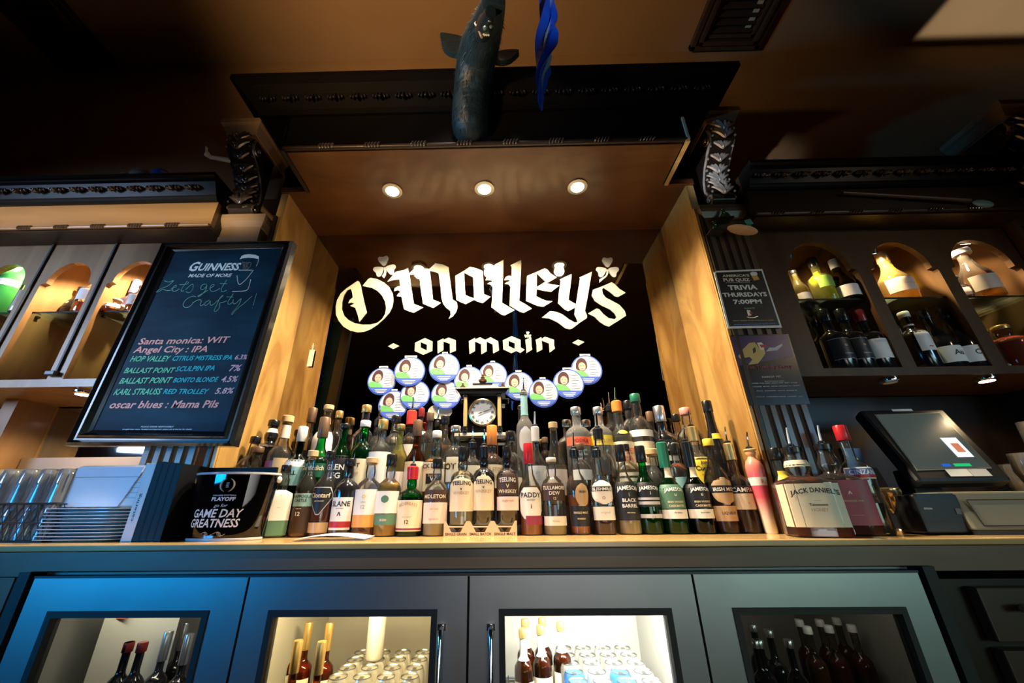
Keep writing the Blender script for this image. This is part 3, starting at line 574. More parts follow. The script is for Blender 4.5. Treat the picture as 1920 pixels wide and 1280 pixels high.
def bottle(name, label, X, Y, z0, H, r, prof='std', gl='clear', lq=None, fill=.5, cap='K', labels=(), ex=2, spout=None, caph=.10, rz=0, group=None, segs=22, capr=None, sx=1):
    t = thing(name, label, 'bottle', (X, Y, z0+.0004), group, rz)
    ch = H*caph; h = H-ch*(.75 if cap else 0)
    P = [(a*r, b*h) for a, b in PROF[prof]]
    def nx(z): return ex if z < .64*h else 2
    def R(z, th=0):
        for (r0, a), (r1, b) in zip(P, P[1:]):
            if a <= z <= b: rr = r0+(r1-r0)*(z-a)/max(b-a, 1e-6); break
        else: rr = P[-1][0]
        if ex > 2 and z < .66*h:
            x, y = abs(math.sin(th)), abs(math.cos(th)); rr /= (x**ex+y**ex)**(1/ex)
        return rr
    def loft(prf, inset=0):
        vs = []; n = segs
        for rr, z in prf:
            e = ex if z < .62*h else 2
            for i in range(n):
                a = 2*math.pi*(i+.5)/n; x, y = math.cos(a), math.sin(a)
                k = 1 if e == 2 else 1/((abs(x)**e+abs(y)**e)**(1/e))
                vs.append((max(rr-inset, .0008)*k*x*sx, max(rr-inset, .0008)*k*y, z))
        fs = [(j*n+i, j*n+(i+1) % n, (j+1)*n+(i+1) % n, (j+1)*n+i) for j in range(len(prf)-1) for i in range(n)]
        fs += [tuple(range(n))[::-1], tuple((len(prf)-1)*n+i for i in range(n))]
        return MB().add(vs, fs)
    loft(P).build('glass_body', glm(gl), t, True)
    if lq and gl != 'black':
        zt = h*fill; Q = [(a, b) for a, b in P if .01*h < b < zt]; Q = [(Q[0][0]*.9, .018*h)]+Q+[(R(zt), zt)]
        loft(Q, r*.07).build('liquid', liquid('liquid_'+lq, LQ[lq]), t, True)
    if cap:
        cr = capr*r if capr else max(P[-1][0], P[-2][0])+.0012
        c0 = h-ch*.25
        if cap == 'C': pf = [(cr*.8, c0), (cr*.8, h), (cr*1.12, h+.001), (cr*1.12, H-.002), (cr*1.0, H)]
        elif spout: pf = [(cr*1.02, c0), (cr*1.05, H-.004), (cr*.8, H)]
        else: pf = [(cr, c0), (cr*1.03, c0+.001), (cr*1.03, H-.003), (cr*.93, H)]
        MB().lathe(pf, (0,0,0), 16).build('cork' if cap == 'C' else 'cap', capm(cap), t, True)
    if spout:
        p = MB().lathe([(.0075, H-.001), (.0105, H+.001), (.0105, H+.006), (.006, H+.010)], (0,0,0), 14).build('pourer', capm('K'), t, True)
        a = random.uniform(-.6, .6)
        MB().tube([(0, 0, H+.006), (.001, 0, H+.022), (.006*math.cos(a)-.004, -.003, H+.044), (.010*math.cos(a)-.008, -.008, H+.058)], [.0042, .0036, .0030, .0024], 8).build('spout', chrome if spout == 1 else pm('spout_clear_plastic', (.55,.65,.8), .2), p, True)
    for L in labels:
        z0_, z1_, hw, col = L[:4]; tx = L[4] if len(L) > 4 else (); shp = L[5] if len(L) > 5 else 'rect'; off = L[6] if len(L) > 6 else 0
        za, zb = z0_*h, z1_*h; A = hw*math.pi/2
        def S_(th, z, d=.0006): q = R(z, th)+d; return (q*math.sin(th)*sx, -q*math.cos(th), z)
        nu, nv = 12, (8 if (shp != 'rect' or zb-za > .1*h) else 2); vs = []; fs = []
        for j in range(nv+1):
            v_ = j/nv; z = za+(zb-za)*v_
            if shp == 'oval': k = math.sqrt(max(.02, 1-(2*v_-1)**2))
            elif shp == 'shield': k = min(1, .12+1.35*v_) if v_ < .7 else 1-.9*(v_-.7)
            elif shp == 'oct': k = min(1, .55+2.2*v_, .55+2.2*(1-v_))
            elif shp == 'tri': k = 1 if v_ < .72 else 1-3.0*(v_-.72)
            else: k = 1
            for i in range(nu+1): vs.append(S_(off+A*k*(2*i/nu-1), z, .0006+.0003*labels.index(L)))
        for j in range(nv):
            for i in range(nu): a_ = j*(nu+1)+i; fs.append((a_, a_+1, a_+nu+2, a_+nu+1))
        lo = MB().add(vs, fs).build('label', lab(col) if col not in CAPM or col in LC else capm(col), t, True)
        for T in tx:
            s, zc, hh, tc = T[:4]; wd = T[4] if len(T) > 4 else .8
            v2, f2, asp = txt(s, .02); H2 = hh*h; W2 = min(asp*H2, 2*A*r*wd) if wd < 9 else asp*H2
            arc = T[5] if len(T) > 5 else 0
            MB().add([S_(off+(x-.5)*W2/r, zc*h+y*H2-arc*((x-.5)**2)*h, .0013) for x, y in v2], f2).build('lettering', lab(tc), lo)
    return t
def bpx(name, label, top, body, wpx, row, **k):      # placed from the pixels of cap top, body centre and body width
    Y = k.pop('Y', RY[row]); zb = k.pop('z', RZ[row])
    A = at(top[0], top[1], Y); B = at(body[0], body[1], Y)
    d = Vector((B.x, Y, B.z-EZ)).dot(FW)
    r = wpx*d/F/2*.97
    X = A.x*.35+B.x*.65
    if Y > 1.37 and .80 < X < .98: X = min(X, XR-r-.004)
    if Y > 1.37 and -1.1 < X < -.9: X = max(X, XL+r+.004)
    return bottle(name, label, X, Y, zb, A.z-zb, r, **k)
W_ = 'whiskey_bottle'; Lq = 'liquor_bottle'
# front row ------------------------------------------------------
bpx(Lq, 'square green and clear bottle with tall white and green strip label beside the ice bucket', (541,872), (522,945), 44, 0, Y=1.42, prof='jd', gl='clear', lq='green', fill=.62, cap='K', ex=6, rz=.5,
    labels=[(.03,.24,.52,'E',[]), (.24,.69,.52,'W',[('----',.60,.02,'R'),('-----',.42,.02,'R')])])
bpx(W_, 'tall whiskey bottle with teal label and wooden stopper next to the green strip label', (587,845), (573,937), 41, 0, gl='clear', lq='brown', fill=.55, cap='C', prof='std',
    labels=[(.36,.52,.8,'T',[('KNAPPOGUE',.465,.035,'K'),('CASTLE',.415,.035,'K')]), (.05,.35,.8,'N',[('12',.25,.05,'W'),('single malt',.33,.012,'C')])])
bpx(W_, 'whiskey bottle with black shield label and gold band at its foot', (623,846), (607,937), 45, 0, prof='bell', lq='brown', fill=.6, cap='K',
    labels=[(.26,.60,.74,'S',[], 'shield'), (.27,.59,.68,'K',[('Clontarf',.47,.06,'C'),('IRISH WHISKEY',.42,.014,'C')], 'shield'), (.05,.17,.7,'A',[])])
bpx(W_, 'opaque black bottle with white label ending in a red band', (658,860), (648,937), 47, 0, prof='squat', gl='black', cap='K',
    labels=[(.09,.52,.62,'W',[('SLANE',.40,.07,'K'),('IRISH WHISKEY',.365,.012,'K'),('^',.24,.09,'N')]), (.12,.20,.62,'R')])
bpx(W_, 'whiskey bottle with white and orange label marked by a yellow spot', (702,858), (687,937), 48, 0, prof='squat', lq='brown', fill=.55, cap='C',
    labels=[(.12,.28,.78,'O'), (.28,.62,.78,'W',[('o',.50,.07,'Y'),('12',.36,.05,'A'),('yellow',.44,.02,'A')])])
bpx(W_, 'bright amber whiskey bottle with a dark green spot on its white label', (737,852), (727,937), 47, 0, prof='squat', lq='gold', fill=.72, cap='K', caph=.16,
    labels=[(.15,.29,.78,'E',[('IRISH',.2,.03,'C')]), (.30,.60,.78,'W')]+[(.44,.54,.20,'E',[],'oval')])
bpx(W_, 'dark green pot still bottle with red capsule and cream label', (777,874), (769,937), 49, 0, prof='squat', gl='green', lq='black', fill=.6, cap='R', spout=1, caph=.2,
    labels=[(.08,.58,.85,'C',[('REDBREAST',.50,.05,'A',.7,.15),('12',.20,.06,'K'),('IRISH WHISKEY',.30,.018,'A')]), (.10,.13,.85,'M')])
bpx(W_, 'clear bottle of pale whiskey with dark top label over a pinkish white label', (822,860), (817,945), 46, 0, prof='squat', lq='pale', fill=.52, cap='K', caph=.14,
    labels=[(.47,.64,.85,'N',[('MIDLETON',.52,.055,'C')]), (.17,.46,.85,'P',[('VERY RARE',.36,.02,'A'),('signature',.22,.03,'A')])])
ST = dict(z=1.055)
bpx(W_, 'clear small batch whiskey bottle with cream pointed label, first on the cardboard stand', (870,838), (866,921), 47, 0, prof='teel', lq='pale', fill=.25, cap='K', caph=.2, z=1.03, Y=1.435,
    labels=[(.20,.72,.85,'C',[('TEELING',.58,.06,'K',.7,.05),('WHISKEY',.44,.045,'A'),('v',.50,.05,'K')],'tri')])
bpx(W_, 'black whiskey bottle with cream pointed label and spout, in the middle of the cardboard stand', (908,836), (907,921), 43, 0, prof='teel', gl='black', cap='K', caph=.16, spout=1, z=1.03,
    labels=[(.20,.72,.72,'C',[('TEELING',.57,.06,'K',.7,.05),('WHISKEY',.44,.045,'A'),('v',.50,.05,'K')],'tri')])
bpx(W_, 'black whiskey bottle with black pointed label over a pale band, last on the cardboard stand', (951,837), (951,921), 43, 0, prof='teel', gl='black', cap='K', caph=.16, z=1.03,
    labels=[(.40,.76,.72,'N',[('TEELING',.60,.065,'W',.7,.05),('WHISKEY',.44,.05,'C'),('V',.51,.06,'C')],'tri'), (.20,.39,.78,'P',[('single malt',.32,.03,'A')])])
bpx(W_, 'amber whiskey bottle with red cap and white eight-sided label', (989,831), (995,943), 43, 0, prof='std', lq='amber', fill=.62, cap='R', caph=.24,
    labels=[(.20,.60,.75,'W',[('PADDY',.47,.065,'K'),('IRISH WHISKEY',.43,.012,'K'),('i',.33,.06,'N')],'oct'), (.13,.24,.55,'M',[],'rect',.35)])
bpx(W_, 'clear stubby whiskey bottle with black label over a small white label', (1035,858), (1037,943), 45, 0, prof='squat', lq='pale', fill=.18, cap='W', caph=.06,
    labels=[(.44,.68,.85,'N',[('TULLAMORE',.59,.05,'W'),('DEW',.52,.05,'W'),('12',.455,.035,'C')]), (.12,.24,.72,'W',[('Whiskey',.17,.02,'A')])])
bpx(W_, 'whiskey bottle with black stopper, tan oval badge and black lower label', (1075,842), (1085,943), 42, 0, prof='bell', lq='amber', fill=.48, cap='K', spout=1,
    labels=[(.33,.62,.45,'A',[('IRISH',.5,.03,'K')],'oval',.3), (.10,.34,.7,'K',[('SINGLE MALT',.25,.025,'C'),('WHISKEY',.18,.02,'C')])])
bpx(W_, 'slim clear whiskey bottle with silver oval label crossed by a black band', (1117,842), (1129,943), 40, 0, prof='std', lq='dark', fill=.28, cap='K', spout=1, ex=3.5,
    labels=[(.36,.66,.72,'W',[('o',.42,.06,'A')],'oval'), (.52,.58,.85,'K',[('BUSHMILLS',.53,.04,'W')]), (.17,.33,.75,'W',[('original',.25,.03,'S')])])
bpx(W_, 'clear bottle with a tall black label reading two lines in white', (1157,834), (1177,943), 44, 0, prof='std', lq='pale', fill=.2, cap='K', caph=.2,
    labels=[(.17,.66,.8,'K',[('JAMESON',.555,.055,'W',.8,.06),('BLACK',.40,.045,'W'),('BARREL',.33,.045,'W'),('i',.47,.05,'A'),('irish whiskey',.26,.015,'C')])])
bpx(W_, 'bright green glass whiskey bottle with plain black label and grey bands', (1196,836), (1216,943), 44, 0, prof='std', gl='green', lq='green', fill=.5, cap='K', caph=.2,
    labels=[(.34,.66,.8,'K',[('JAMESON',.565,.05,'W',.8,.06),('i',.50,.045,'W')]), (.37,.41,.8,'S'), (.43,.46,.8,'S'), (.20,.25,.8,'S',[('select',.21,.02,'K')])])
bpx(W_, 'green whiskey bottle with green neck foil and dark green label over white', (1237,829), (1259,932), 47, 0, prof='std', gl='green', lq='green', fill=.6, cap='E', caph=.3, spout=1,
    labels=[(.33,.66,.85,'E',[('JAMESON',.57,.05,'W',.8,.06),('u',.50,.05,'W'),('IRISH WHISKEY',.41,.025,'C'),('CASKMATES',.355,.03,'C')]), (.20,.32,.85,'W',[('IPA Edition',.27,.018,'K')]), (.76,.92,.5,'C')])
bpx(W_, 'green whiskey bottle with black neck foil and black label over white', (1282,828), (1308,932), 47, 0, prof='std', gl='dkgreen', lq='green', fill=.6, cap='K', caph=.3, spout=1,
    labels=[(.33,.66,.85,'K',[('JAMESON',.57,.05,'W',.8,.06),('u',.50,.05,'W'),('IRISH WHISKEY',.41,.025,'C'),('CASKMATES',.355,.03,'C')]), (.20,.32,.85,'W',[('Stout Edition',.27,.018,'K')]), (.76,.92,.5,'C')])
bpx(Lq, 'round shouldered liqueur bottle with yellow cap and bronze label banded in black', (1322,823), (1353,931), 46, 0, prof='bell', gl='smoky', lq='dark', fill=.55, cap='Y', caph=.08,
    labels=[(.30,.60,.7,'A',[],'oval'), (.43,.51,.8,'K',[('IRISH MIST',.45,.04,'W')]), (.13,.29,.8,'A',[('LIQUEUR',.2,.03,'K')])])
bpx(Lq, 'dark red aperitif bottle with gold stopper and a pale olive label', (1364,831), (1387,921), 42, 0, prof='bord', gl='smoky', lq='red', fill=.55, cap='G', caph=.2, spout=1,
    labels=[(.50,.59,.9,'K',[('CAMPARI',.51,.06,'W')]), (.29,.49,.8,'C',[('o',.36,.03,'A')])])
sk = bpx(Lq, 'slender opaque bottle fading from pink to cream, leaning towards the alcove edge', (1407,842), (1425,920), 32, 0, Y=1.40, prof='skit', gl='pink', cap='C', caph=.03, spout=1,
    labels=[(.56,.66,1.6,'W',[('R',.585,.05,'V')])])
for c_ in sk.children:
    if c_.name.startswith('glass_body'):
        mm, n, o = nt('pink_gradient_paint'); b_ = n.nodes.new('ShaderNodeBsdfPrincipled'); tc = n.nodes.new('ShaderNodeTexCoord'); sp = n.nodes.new('ShaderNodeSeparateXYZ'); cr = n.nodes.new('ShaderNodeValToRGB')
        n.links.new(tc.outputs['Generated'], sp.inputs[0]); n.links.new(sp.outputs[2], cr.inputs[0]); n.links.new(cr.outputs[0], b_.inputs[0]); n.links.new(b_.outputs[0], o.inputs[0])
        b_.inputs['Roughness'].default_value = .25; e = cr.color_ramp.elements; e[0].position = .15; e[0].color = (.85,.75,.60,1); e[1].position = 1; e[1].color = (.80,.50,.22,1)
        for p_, c2 in ((.42, (.75,.12,.16,1)), (.62, (.80,.10,.16,1)), (.8, (.82,.22,.18,1))): q_ = e.new(p_); q_.color = c2
        c_.data.materials[0] = mm
# cardboard stand under three of them
t = thing('cardboard_stand', 'cream cardboard stand with three pointed notches under the black and cream whiskeys', 'stand', ((at(901,985,1.40)).x, 1.435, 1.0))
L = at(833,985,1.395).x-t.location.x; R_ = at(969,985,1.395).x-t.location.x; wS = (R_-L)
pts = [(L, 0), (R_, 0), (R_, .045)]
for k in (2, 1, 0):
    c = L+wS*(k+.5)/3; pts += [(c+wS*.14, .045), (c+wS*.06, .012), (c-wS*.06, .012), (c-wS*.14, .045)]
pts += [(L, .045)]
sc_ = pm('stand_card', (.70,.55,.36), .6)
shape2d('front_board', [pts], sc_, t, .002, lambda x, y, d: Vector((x, -.050+d, y)))
MB().box((L, -.047, .026), (R_, .045, .0295)).build('shelf_board', sc_, t)
MB().box((L+.002, -.012, 0), (R_-.002, .046, .026)).build('back_board', pm('stand_back_card', (.42,.31,.19), .6), t)
for k, s in enumerate(('SINGLE GRAIN', 'SMALL BATCH', 'SINGLE MALT')):
    c = L+wS*(k+.5)/3; v, f, a = txt(s, .02)
    MB().add([(c-wS*.145+x*wS*.29, -.0508, .003+y*.008) for x, y in v], f).build('lettering', lab('N'), t)
    MB().add([(c-.012, -.0125, .024), (c+.012, -.0125, .024), (c, -.0125, .012)], [(0, 2, 1)]).build('emblem', lab('K'), t)
# second row ------------------------------------------------------
bpx(W_, 'bottle with black cap and black label on the second tier behind the ice bucket', (457,819), (446,858), 42, 1, Y=1.52, gl='clear', lq='water', fill=.2, prof='squat', cap='K', labels=[(.36,.62,.8,'K',[('HIGH',.52,.07,'W'),('WEST',.42,.07,'W')])])
bpx(W_, 'tall square bottle with black sleeve and white collar behind the left bottles', (507,788), (490,840), 50, 2, Y=1.60, gl='black', prof='jd', ex=6, cap='K', labels=[(.86,.93,1.9,'W')])
bpx(Lq, 'smoky round bottle like a flask beside the corked bottle', (486,838), (478,872), 48, 1, Y=1.50, gl='smoky', lq='water', fill=.15, prof='ball', cap='B')
bpx(Lq, 'tall clear bottle with cork and tan neck wrap, leftmost corked bottle', (541,780), (524,862), 46, 1, gl='clear', lq='pale', fill=.3, prof='tall', cap='C', labels=[(.80,.96,1.9,'P'), (.38,.52,.35,'M',[],'rect',-.5), (.30,.55,.35,'A',[],'rect',.6)])
bpx(W_, 'green glass bottle with white capsule and pale green label', (571,800), (556,868), 42, 1, gl='dkgreen', lq='green', prof='bord', cap='W', caph=.2, labels=[(.30,.62,.8,'T',[('HELL',.45,.06,'K'),('10',.34,.06,'K')]), (.56,.66,.8,'W')])
bpx(W_, 'green three-sided bottle with cream script on dark glass', (608,783), (599,860), 46, 1, gl='green', lq='green2', prof='std', cap='B', caph=.24, ex=3, labels=[(.38,.56,.7,'G',[('Glenfiddich',.47,.06,'C'),('12',.4,.05,'C')])])
bpx(W_, 'dark green bottle with silver stag mark and bare lip', (645,795), (640,860), 44, 1, gl='green', lq='green', prof='std', cap='K', caph=.06, labels=[(.20,.62,.8,'K',[('GLEN',.44,.07,'W'),('LEG',.34,.07,'W')])])
bpx(W_, 'bright green bottle with cream cap and narrow cream label', (685,789), (678,860), 46, 1, gl='green', lq='green2', prof='squat', cap='W', caph=.08, labels=[(.2,.56,.55,'C',[('TT',.46,.05,'K'),('malt',.38,.03,'A')])])
bpx(Lq, 'clear bottle with gold screw cap and large white wraparound label', (719,787), (712,862), 44, 1, gl='clear', lq='water', fill=.3, prof='vodka', cap='G', caph=.12, labels=[(.1,.66,.9,'W',[('VS',.5,.05,'O')])])
bpx(W_, 'slim golden bottle with tan cap between the white and cream labels', (752,796), (748,850), 36, 1, gl='yellow', lq='gold', fill=.7, prof='std', cap='G', caph=.06, labels=[(.15,.42,.8,'P')])
bpx(W_, 'dark red brown bottle with brown capsule and big blank cream label', (786,788), (778,860), 40, 1, gl='amberg', lq='brown', fill=.8, prof='std', cap='B', caph=.2, labels=[(.12,.58,.85,'C')])
bpx(W_, 'square clear bottle with cream label and black lettering next to the middle of the bar', (822,808), (816,868), 44, 1, gl='clear', lq='honey', fill=.3, prof='jd', ex=6, cap='W', labels=[(.2,.60,.9,'C',[("JACK DANIEL'S",.52,.06,'K',.8,.08),('honey',.4,.04,'A')]), (.30,.44,.35,'K',[('W',.34,.06,'W')])])
bpx(W_, 'clear bottle with a slanted cream strip label below a clear stopper', (855,799), (853,862), 46, 1, gl='clear', lq='water', fill=.5, prof='squat', cap='S', caph=.08, labels=[(.30,.62,.42,'C',[('LOT 40',.46,.08,'K',9)])])
bpx(Lq, 'clear bottle with metal pourer and cream label behind the cardboard stand bottles', (885,829), (886,866), 38, 1, gl='clear', lq='water', prof='vodka', cap='K', spout=1, labels=[(.3,.66,.8,'C')])
bpx(W_, 'whiskey bottle with orange foil neck over a cream label', (921,798), (923,860), 46, 1, gl='clear', lq='amber', fill=.4, prof='squat', cap='O', caph=.26, labels=[(.25,.60,.8,'C',[('TEMPLETON',.5,.06,'A'),('RYE',.38,.07,'A')])])
bpx(Lq, 'clear plain bottle with ringed black cap between the black whiskey bottles', (959,809), (957,862), 44, 1, gl='clear', lq='water', prof='squat', cap='K', caph=.14, labels=[(.1,.4,.7,'C')])
bpx(Lq, 'slim clear bottle with spout and pale printed label right of the red capped whiskey', (999,800), (1008,862), 36, 1, gl='clear', lq='water', fill=.55, prof='bell', cap='W', caph=.2, spout=2, labels=[(.2,.56,.75,'W',[('gin',.45,.04,'S'),('----',.35,.03,'T')])])
bpx(Lq, 'clear bottle with gilt cork head and pale label like a sparkling wine', (1036,792), (1041,860), 42, 1, gl='clear', lq='pale', fill=.5, prof='burg', cap='C', caph=.10, labels=[(.12,.44,.8,'P',[('----',.34,.03,'A'),('Rum',.24,.04,'T')])])
bpx(Lq, 'small dark capped amber bottle peeking between the vodka and the corked bottle', (1080,832), (1092,866), 40, 1, gl='clear', lq='brown', fill=.5, prof='squat', cap='B', caph=.1, labels=[(.42,.6,.7,'W')])
bpx(Lq, 'clear bottle with tall black stopper and spout before the yellow banded vodka', (1118,803), (1127,852), 44, 1, gl='clear', lq='brown', fill=.42, prof='squat', cap='K', caph=.16, spout=1)
bpx(Lq, 'bottle with round black stopper and fine gold lines behind the tall black label', (1171,833), (1175,862), 42, 1, gl='clear', lq='gold', prof='squat', cap='K', caph=.12, capr=.4, labels=[(.4,.46,.8,'C'), (.5,.56,.8,'C')])
bpx(Lq, 'clear flask with a wide wooden knob stopper between two green bottles', (1222,842), (1225,874), 38, 1, gl='clear', lq='water', prof='ball', cap='C', caph=.14, capr=.62)
bpx(Lq, 'clear bottle with bronze neck, spout and yellow arched label', (1295,800), (1309,860), 44, 1, gl='clear', lq='water', fill=.5, prof='bord', cap='G', caph=.2, spout=1, labels=[(.26,.68,.6,'Y',[('Jose',.58,.05,'K'),('Cuervo',.48,.07,'K'),('TEQUILA',.40,.025,'R')])])
bpx(Lq, 'squat clear bottle holding pink liqueur between the two green bottles with neck foils', (1262,832), (1268,860), 40, 1, gl='clear', lq='rose', fill=.45, prof='squat', cap='K', caph=.2, labels=[(.3,.5,.5,'T')])
bpx(Lq, 'tall black wine shaped bottle at the right end of the back rows', (1322,752), (1343,830), 46, 1, gl='black', prof='burg', cap='K', caph=.12, labels=[(.66,.72,.5,'Y')])
# third row -------------------------------------------------------
bpx(Lq, 'dark bottle with a lettered neck, topmost at the left end of the tiers', (590,765), (580,800), 38, 2, gl='smoky', lq='dark', prof='bord', cap='B', caph=.2)
bpx(Lq, 'clear bottle with white collar and cork, standing tall above the green bottles', (614,760), (612,805), 40, 2, gl='clear', lq='water', prof='std', cap='C', caph=.08, labels=[(.80,.88,1.9,'W'), (.35,.68,.85,'W')])
bpx(Lq, 'small amber bottle with yellow cap in shade before the left wall', (636,771), (634,800), 32, 2, Y=1.64, gl='smoky', lq='amber', prof='squat', cap='G', caph=.1)
bpx(Lq, 'black bottle with a gold cap behind the bright green cream-capped bottle', (686,760), (684,805), 42, 2, gl='black', prof='bord', cap='G', caph=.10)
bpx(Lq, 'clear tequila bottle with slim spout left of the gold screw cap', (708,786), (706,830), 34, 2, gl='clear', lq='water', prof='squat', cap='K', spout=1)
bpx(Lq, 'round clear bottle with black cap below the lowest left round card', (743,780), (740,822), 42, 2, gl='clear', lq='pale', prof='squat', cap='K', caph=.1)
bpx(Lq, 'dark bottle topped with a bright red plastic pourer', (774,772), (768,824), 38, 2, gl='smoky', lq='brown', prof='squat', cap='V2', caph=.16, capr=.42, spout=1, labels=[(.3,.55,.8,'P')]) if 0 else None
CAPM['X'] = ('cap_bright_red', (.85,.05,.03), .35, 0)
bpx(Lq, 'dark bottle topped with a bright red plastic pourer', (774,770), (768,824), 38, 2, gl='smoky', lq='brown', prof='squat', cap='X', caph=.2, capr=.5, spout=1, labels=[(.3,.6,.8,'P')])
bpx(Lq, 'tall clear bottle with brown wooden cap left of the honey coloured bottle', (808,774), (805,818), 32, 2, gl='clear', lq='pale', fill=.6, prof='vodka', cap='B', caph=.12)
bpx(Lq, 'narrow green liqueur bottle with a slim spout', (820,789), (819,826), 24, 2, gl='green', lq='green2', prof='std', cap='K', spout=1)
bpx(Lq, 'round amber honey liqueur bottle with black cap left of the clock', (836,780), (833,824), 40, 2, gl='clear', lq='honey', fill=.6, prof='ball', cap='K', caph=.12)
bpx(Lq, 'tall frosted vodka bottle with etched trees and a spout right of the clock', (982,734), (984,802), 34, 2, gl='frost', lq='water', fill=.6, prof='tall', cap='S', caph=.04, spout=1, labels=[(.74,.98,.8,'T'), (.30,.60,.5,'S',[],'oval')])
bpx(Lq, 'large vodka bottle with silver cap and red band of print', (1078,764), (1084,818), 47, 2, gl='frost', lq='water', fill=.7, prof='vodka', cap='S', caph=.10, labels=[(.50,.62,.85,'V',[('VODKA',.54,.05,'R')])]+[(.2,.48,.01,'S',[('Imported',.42,.03,'S',9),('from grain',.36,.03,'S',9),('sweden',.30,.03,'S',9)])])
bpx(Lq, 'large vodka bottle with silver cap and yellow band of print', (1119,764), (1127,818), 45, 2, gl='frost', lq='water', fill=.7, prof='vodka', cap='S', caph=.10, labels=[(.50,.64,.85,'Y',[('CITRON',.54,.05,'A')])])
bpx(Lq, 'vodka bottle with orange red neck wrap and cream label with red words', (1153,752), (1164,812), 44, 2, gl='clear', lq='pale', fill=.6, prof='tall', cap='O', caph=.14, spout=1, labels=[(.16,.52,.85,'C',[('SWEET',.36,.075,'V'),('TEA',.26,.075,'V'),('firefly',.45,.03,'A')]), (.62,.68,.3,'Y',[],'oval')])
bpx(Lq, 'clear gin bottle with green cap and cream label', (1190,739), (1200,808), 44, 2, gl='clear', lq='water', fill=.4, prof='squat', cap='E', caph=.10, labels=[(.18,.46,.85,'C',[('FORDS',.30,.07,'A'),('GIN',.22,.04,'A')]), (.52,.60,.9,'W')])
bpx(Lq, 'black gin bottle with a tall silver cap and white lettering', (1233,762), (1243,810), 48, 2, gl='black', prof='squat', cap='S', caph=.22, labels=[(.44,.62,.8,'K',[("NOLET'S",.50,.08,'W'),('SILVER',.45,.025,'S')]), (.30,.38,.5,'S')])
bpx(Lq, 'round clear bottle with a pink cap right of the black gin bottle', (1283,765), (1291,804), 46, 2, gl='clear', lq='water', prof='squat', cap='P', caph=.10)
# last row ---------------------------------------------------------
bpx(Lq, 'dark bottle lurking behind the sweet tea vodka with its spout up', (1142,760), (1146,790), 36, 3, gl='smoky', lq='dark', prof='bord', cap='K', spout=1)
bpx(Lq, 'clear bottle with black cap behind and right of the sweet tea vodka', (1176,752), (1180,785), 38, 3, gl='clear', lq='water', prof='squat', cap='K', caph=.14)
bpx(Lq, 'bottle with a dull brown cap behind the green capped gin', (1217,772), (1221,800), 30, 3, gl='smoky', lq='dark', prof='bord', cap='B', caph=.2)
bpx(Lq, 'bottle with small black cap behind the black gin bottle', (1266,777), (1270,800), 36, 3, gl='smoky', lq='brown', prof='ball', cap='K', caph=.14)
bpx(Lq, 'dark slim bottle with red label behind the brown wooden cap', (790,765), (789,800), 26, 3, gl='smoky', lq='red', prof='bord', cap='T', caph=.16, labels=[(.6,.66,.8,'W')])
bpx(Lq, 'small brown capped bottle behind the frosted vodka and corked bottle', (1022,820), (1022,840), 26, 3, gl='smoky', lq='brown', prof='squat', cap='B', caph=.12, z=1.17) 
# right of the pilaster ---------------------------------------------
bpx(Lq, 'black stoppered bottle with hanging yellow tag behind the large honey whiskey', (1459,840), (1470,920), 52, 0, Y=1.352, gl='smoky', lq='dark', fill=.6, prof='ball', cap='K', caph=.14, labels=[(.66,.80,.8,'Y')])
bpx(W_, 'large square bottle with ivory label lettered in black beside the pilaster', (1481,838), (1517,945), 90, 0, Y=1.25, rz=-.30, gl='clear', lq='brown', fill=.60, prof='jd', ex=7, cap='K', caph=.07, spout=2,
    labels=[(.11,.59,1.04,'C',[("JACK DANIEL'S",.49,.055,'K',.45,.15),('Tennessee',.34,.03,'K'),('HONEY',.28,.035,'A'),('_____',.40,.02,'K')]), (.80,.88,1.3,'C')])
bpx(W_, 'large square bottle with dark red label and flame mark', (1533,832), (1585,945), 76, 0, Y=1.30, rz=-.25, gl='clear', lq='dark', fill=.60, prof='jd', ex=7, cap='K', caph=.07, spout=2,
    labels=[(.11,.60,1.04,'M',[('^',.42,.06,'P'),('TENNESSEE FIRE',.36,.02,'A'),('________',.22,.02,'A')])])
bpx(Lq, 'clear vermouth bottle with red cap and blue and red name badge', (1570,798), (1619,920), 52, 0, Y=1.31, rz=-.1, gl='clear', lq='black', fill=.30, prof='bord', cap='R', caph=.15,
    labels=[(.54,.66,.85,'W'), (.555,.645,.8,'U',[('CINZANO',.585,.05,'W')]), (.55,.58,.75,'R')])
# wine and spirits in the wall cabinets --------------------------------
def wpx(label, top, bot, wpx_, Y, zb, **k):
    A = at(top[0], top[1], Y); X = (A.x+at(bot[0], bot[1], Y).x)/2; d = Vector((X, Y, zb+.1-EZ)).dot(FW)
    return bottle(k.pop('name', 'wine_bottle'), label, X, Y, zb, A.z-zb, wpx_*d/F/2, **k)
G1, G0 = 1.888, 1.567
wpx('slim white wine bottle cut by the left edge of the first arch', (1488,508), (1505,560), 24, 1.50, G1, gl='yellow', lq='gold', fill=.8, prof='burg', cap='K', labels=[(.1,.3,.8,'W')])
wpx('clear yellow green wine bottle with black capsule in the first arch', (1523,485), (1548,560), 36, 1.50, G1, gl='yellow', lq='lime', fill=.8, prof='bord', cap='K', caph=.2, labels=[(.34,.62,.6,'L')])
wpx('dark wine bottle with white capsule and white label on the glass shelf', (1562,488), (1590,560), 40, 1.48, G1, gl='olive', lq='brown', fill=.8, prof='burg', cap='W', caph=.22, labels=[(.06,.36,.85,'W')])
wpx('dark wine bottle with bright lime capsule on the glass shelf', (1585,492), (1618,560), 36, 1.57, G1, gl='olive', lq='dark', fill=.8, prof='burg', cap='L', caph=.2)
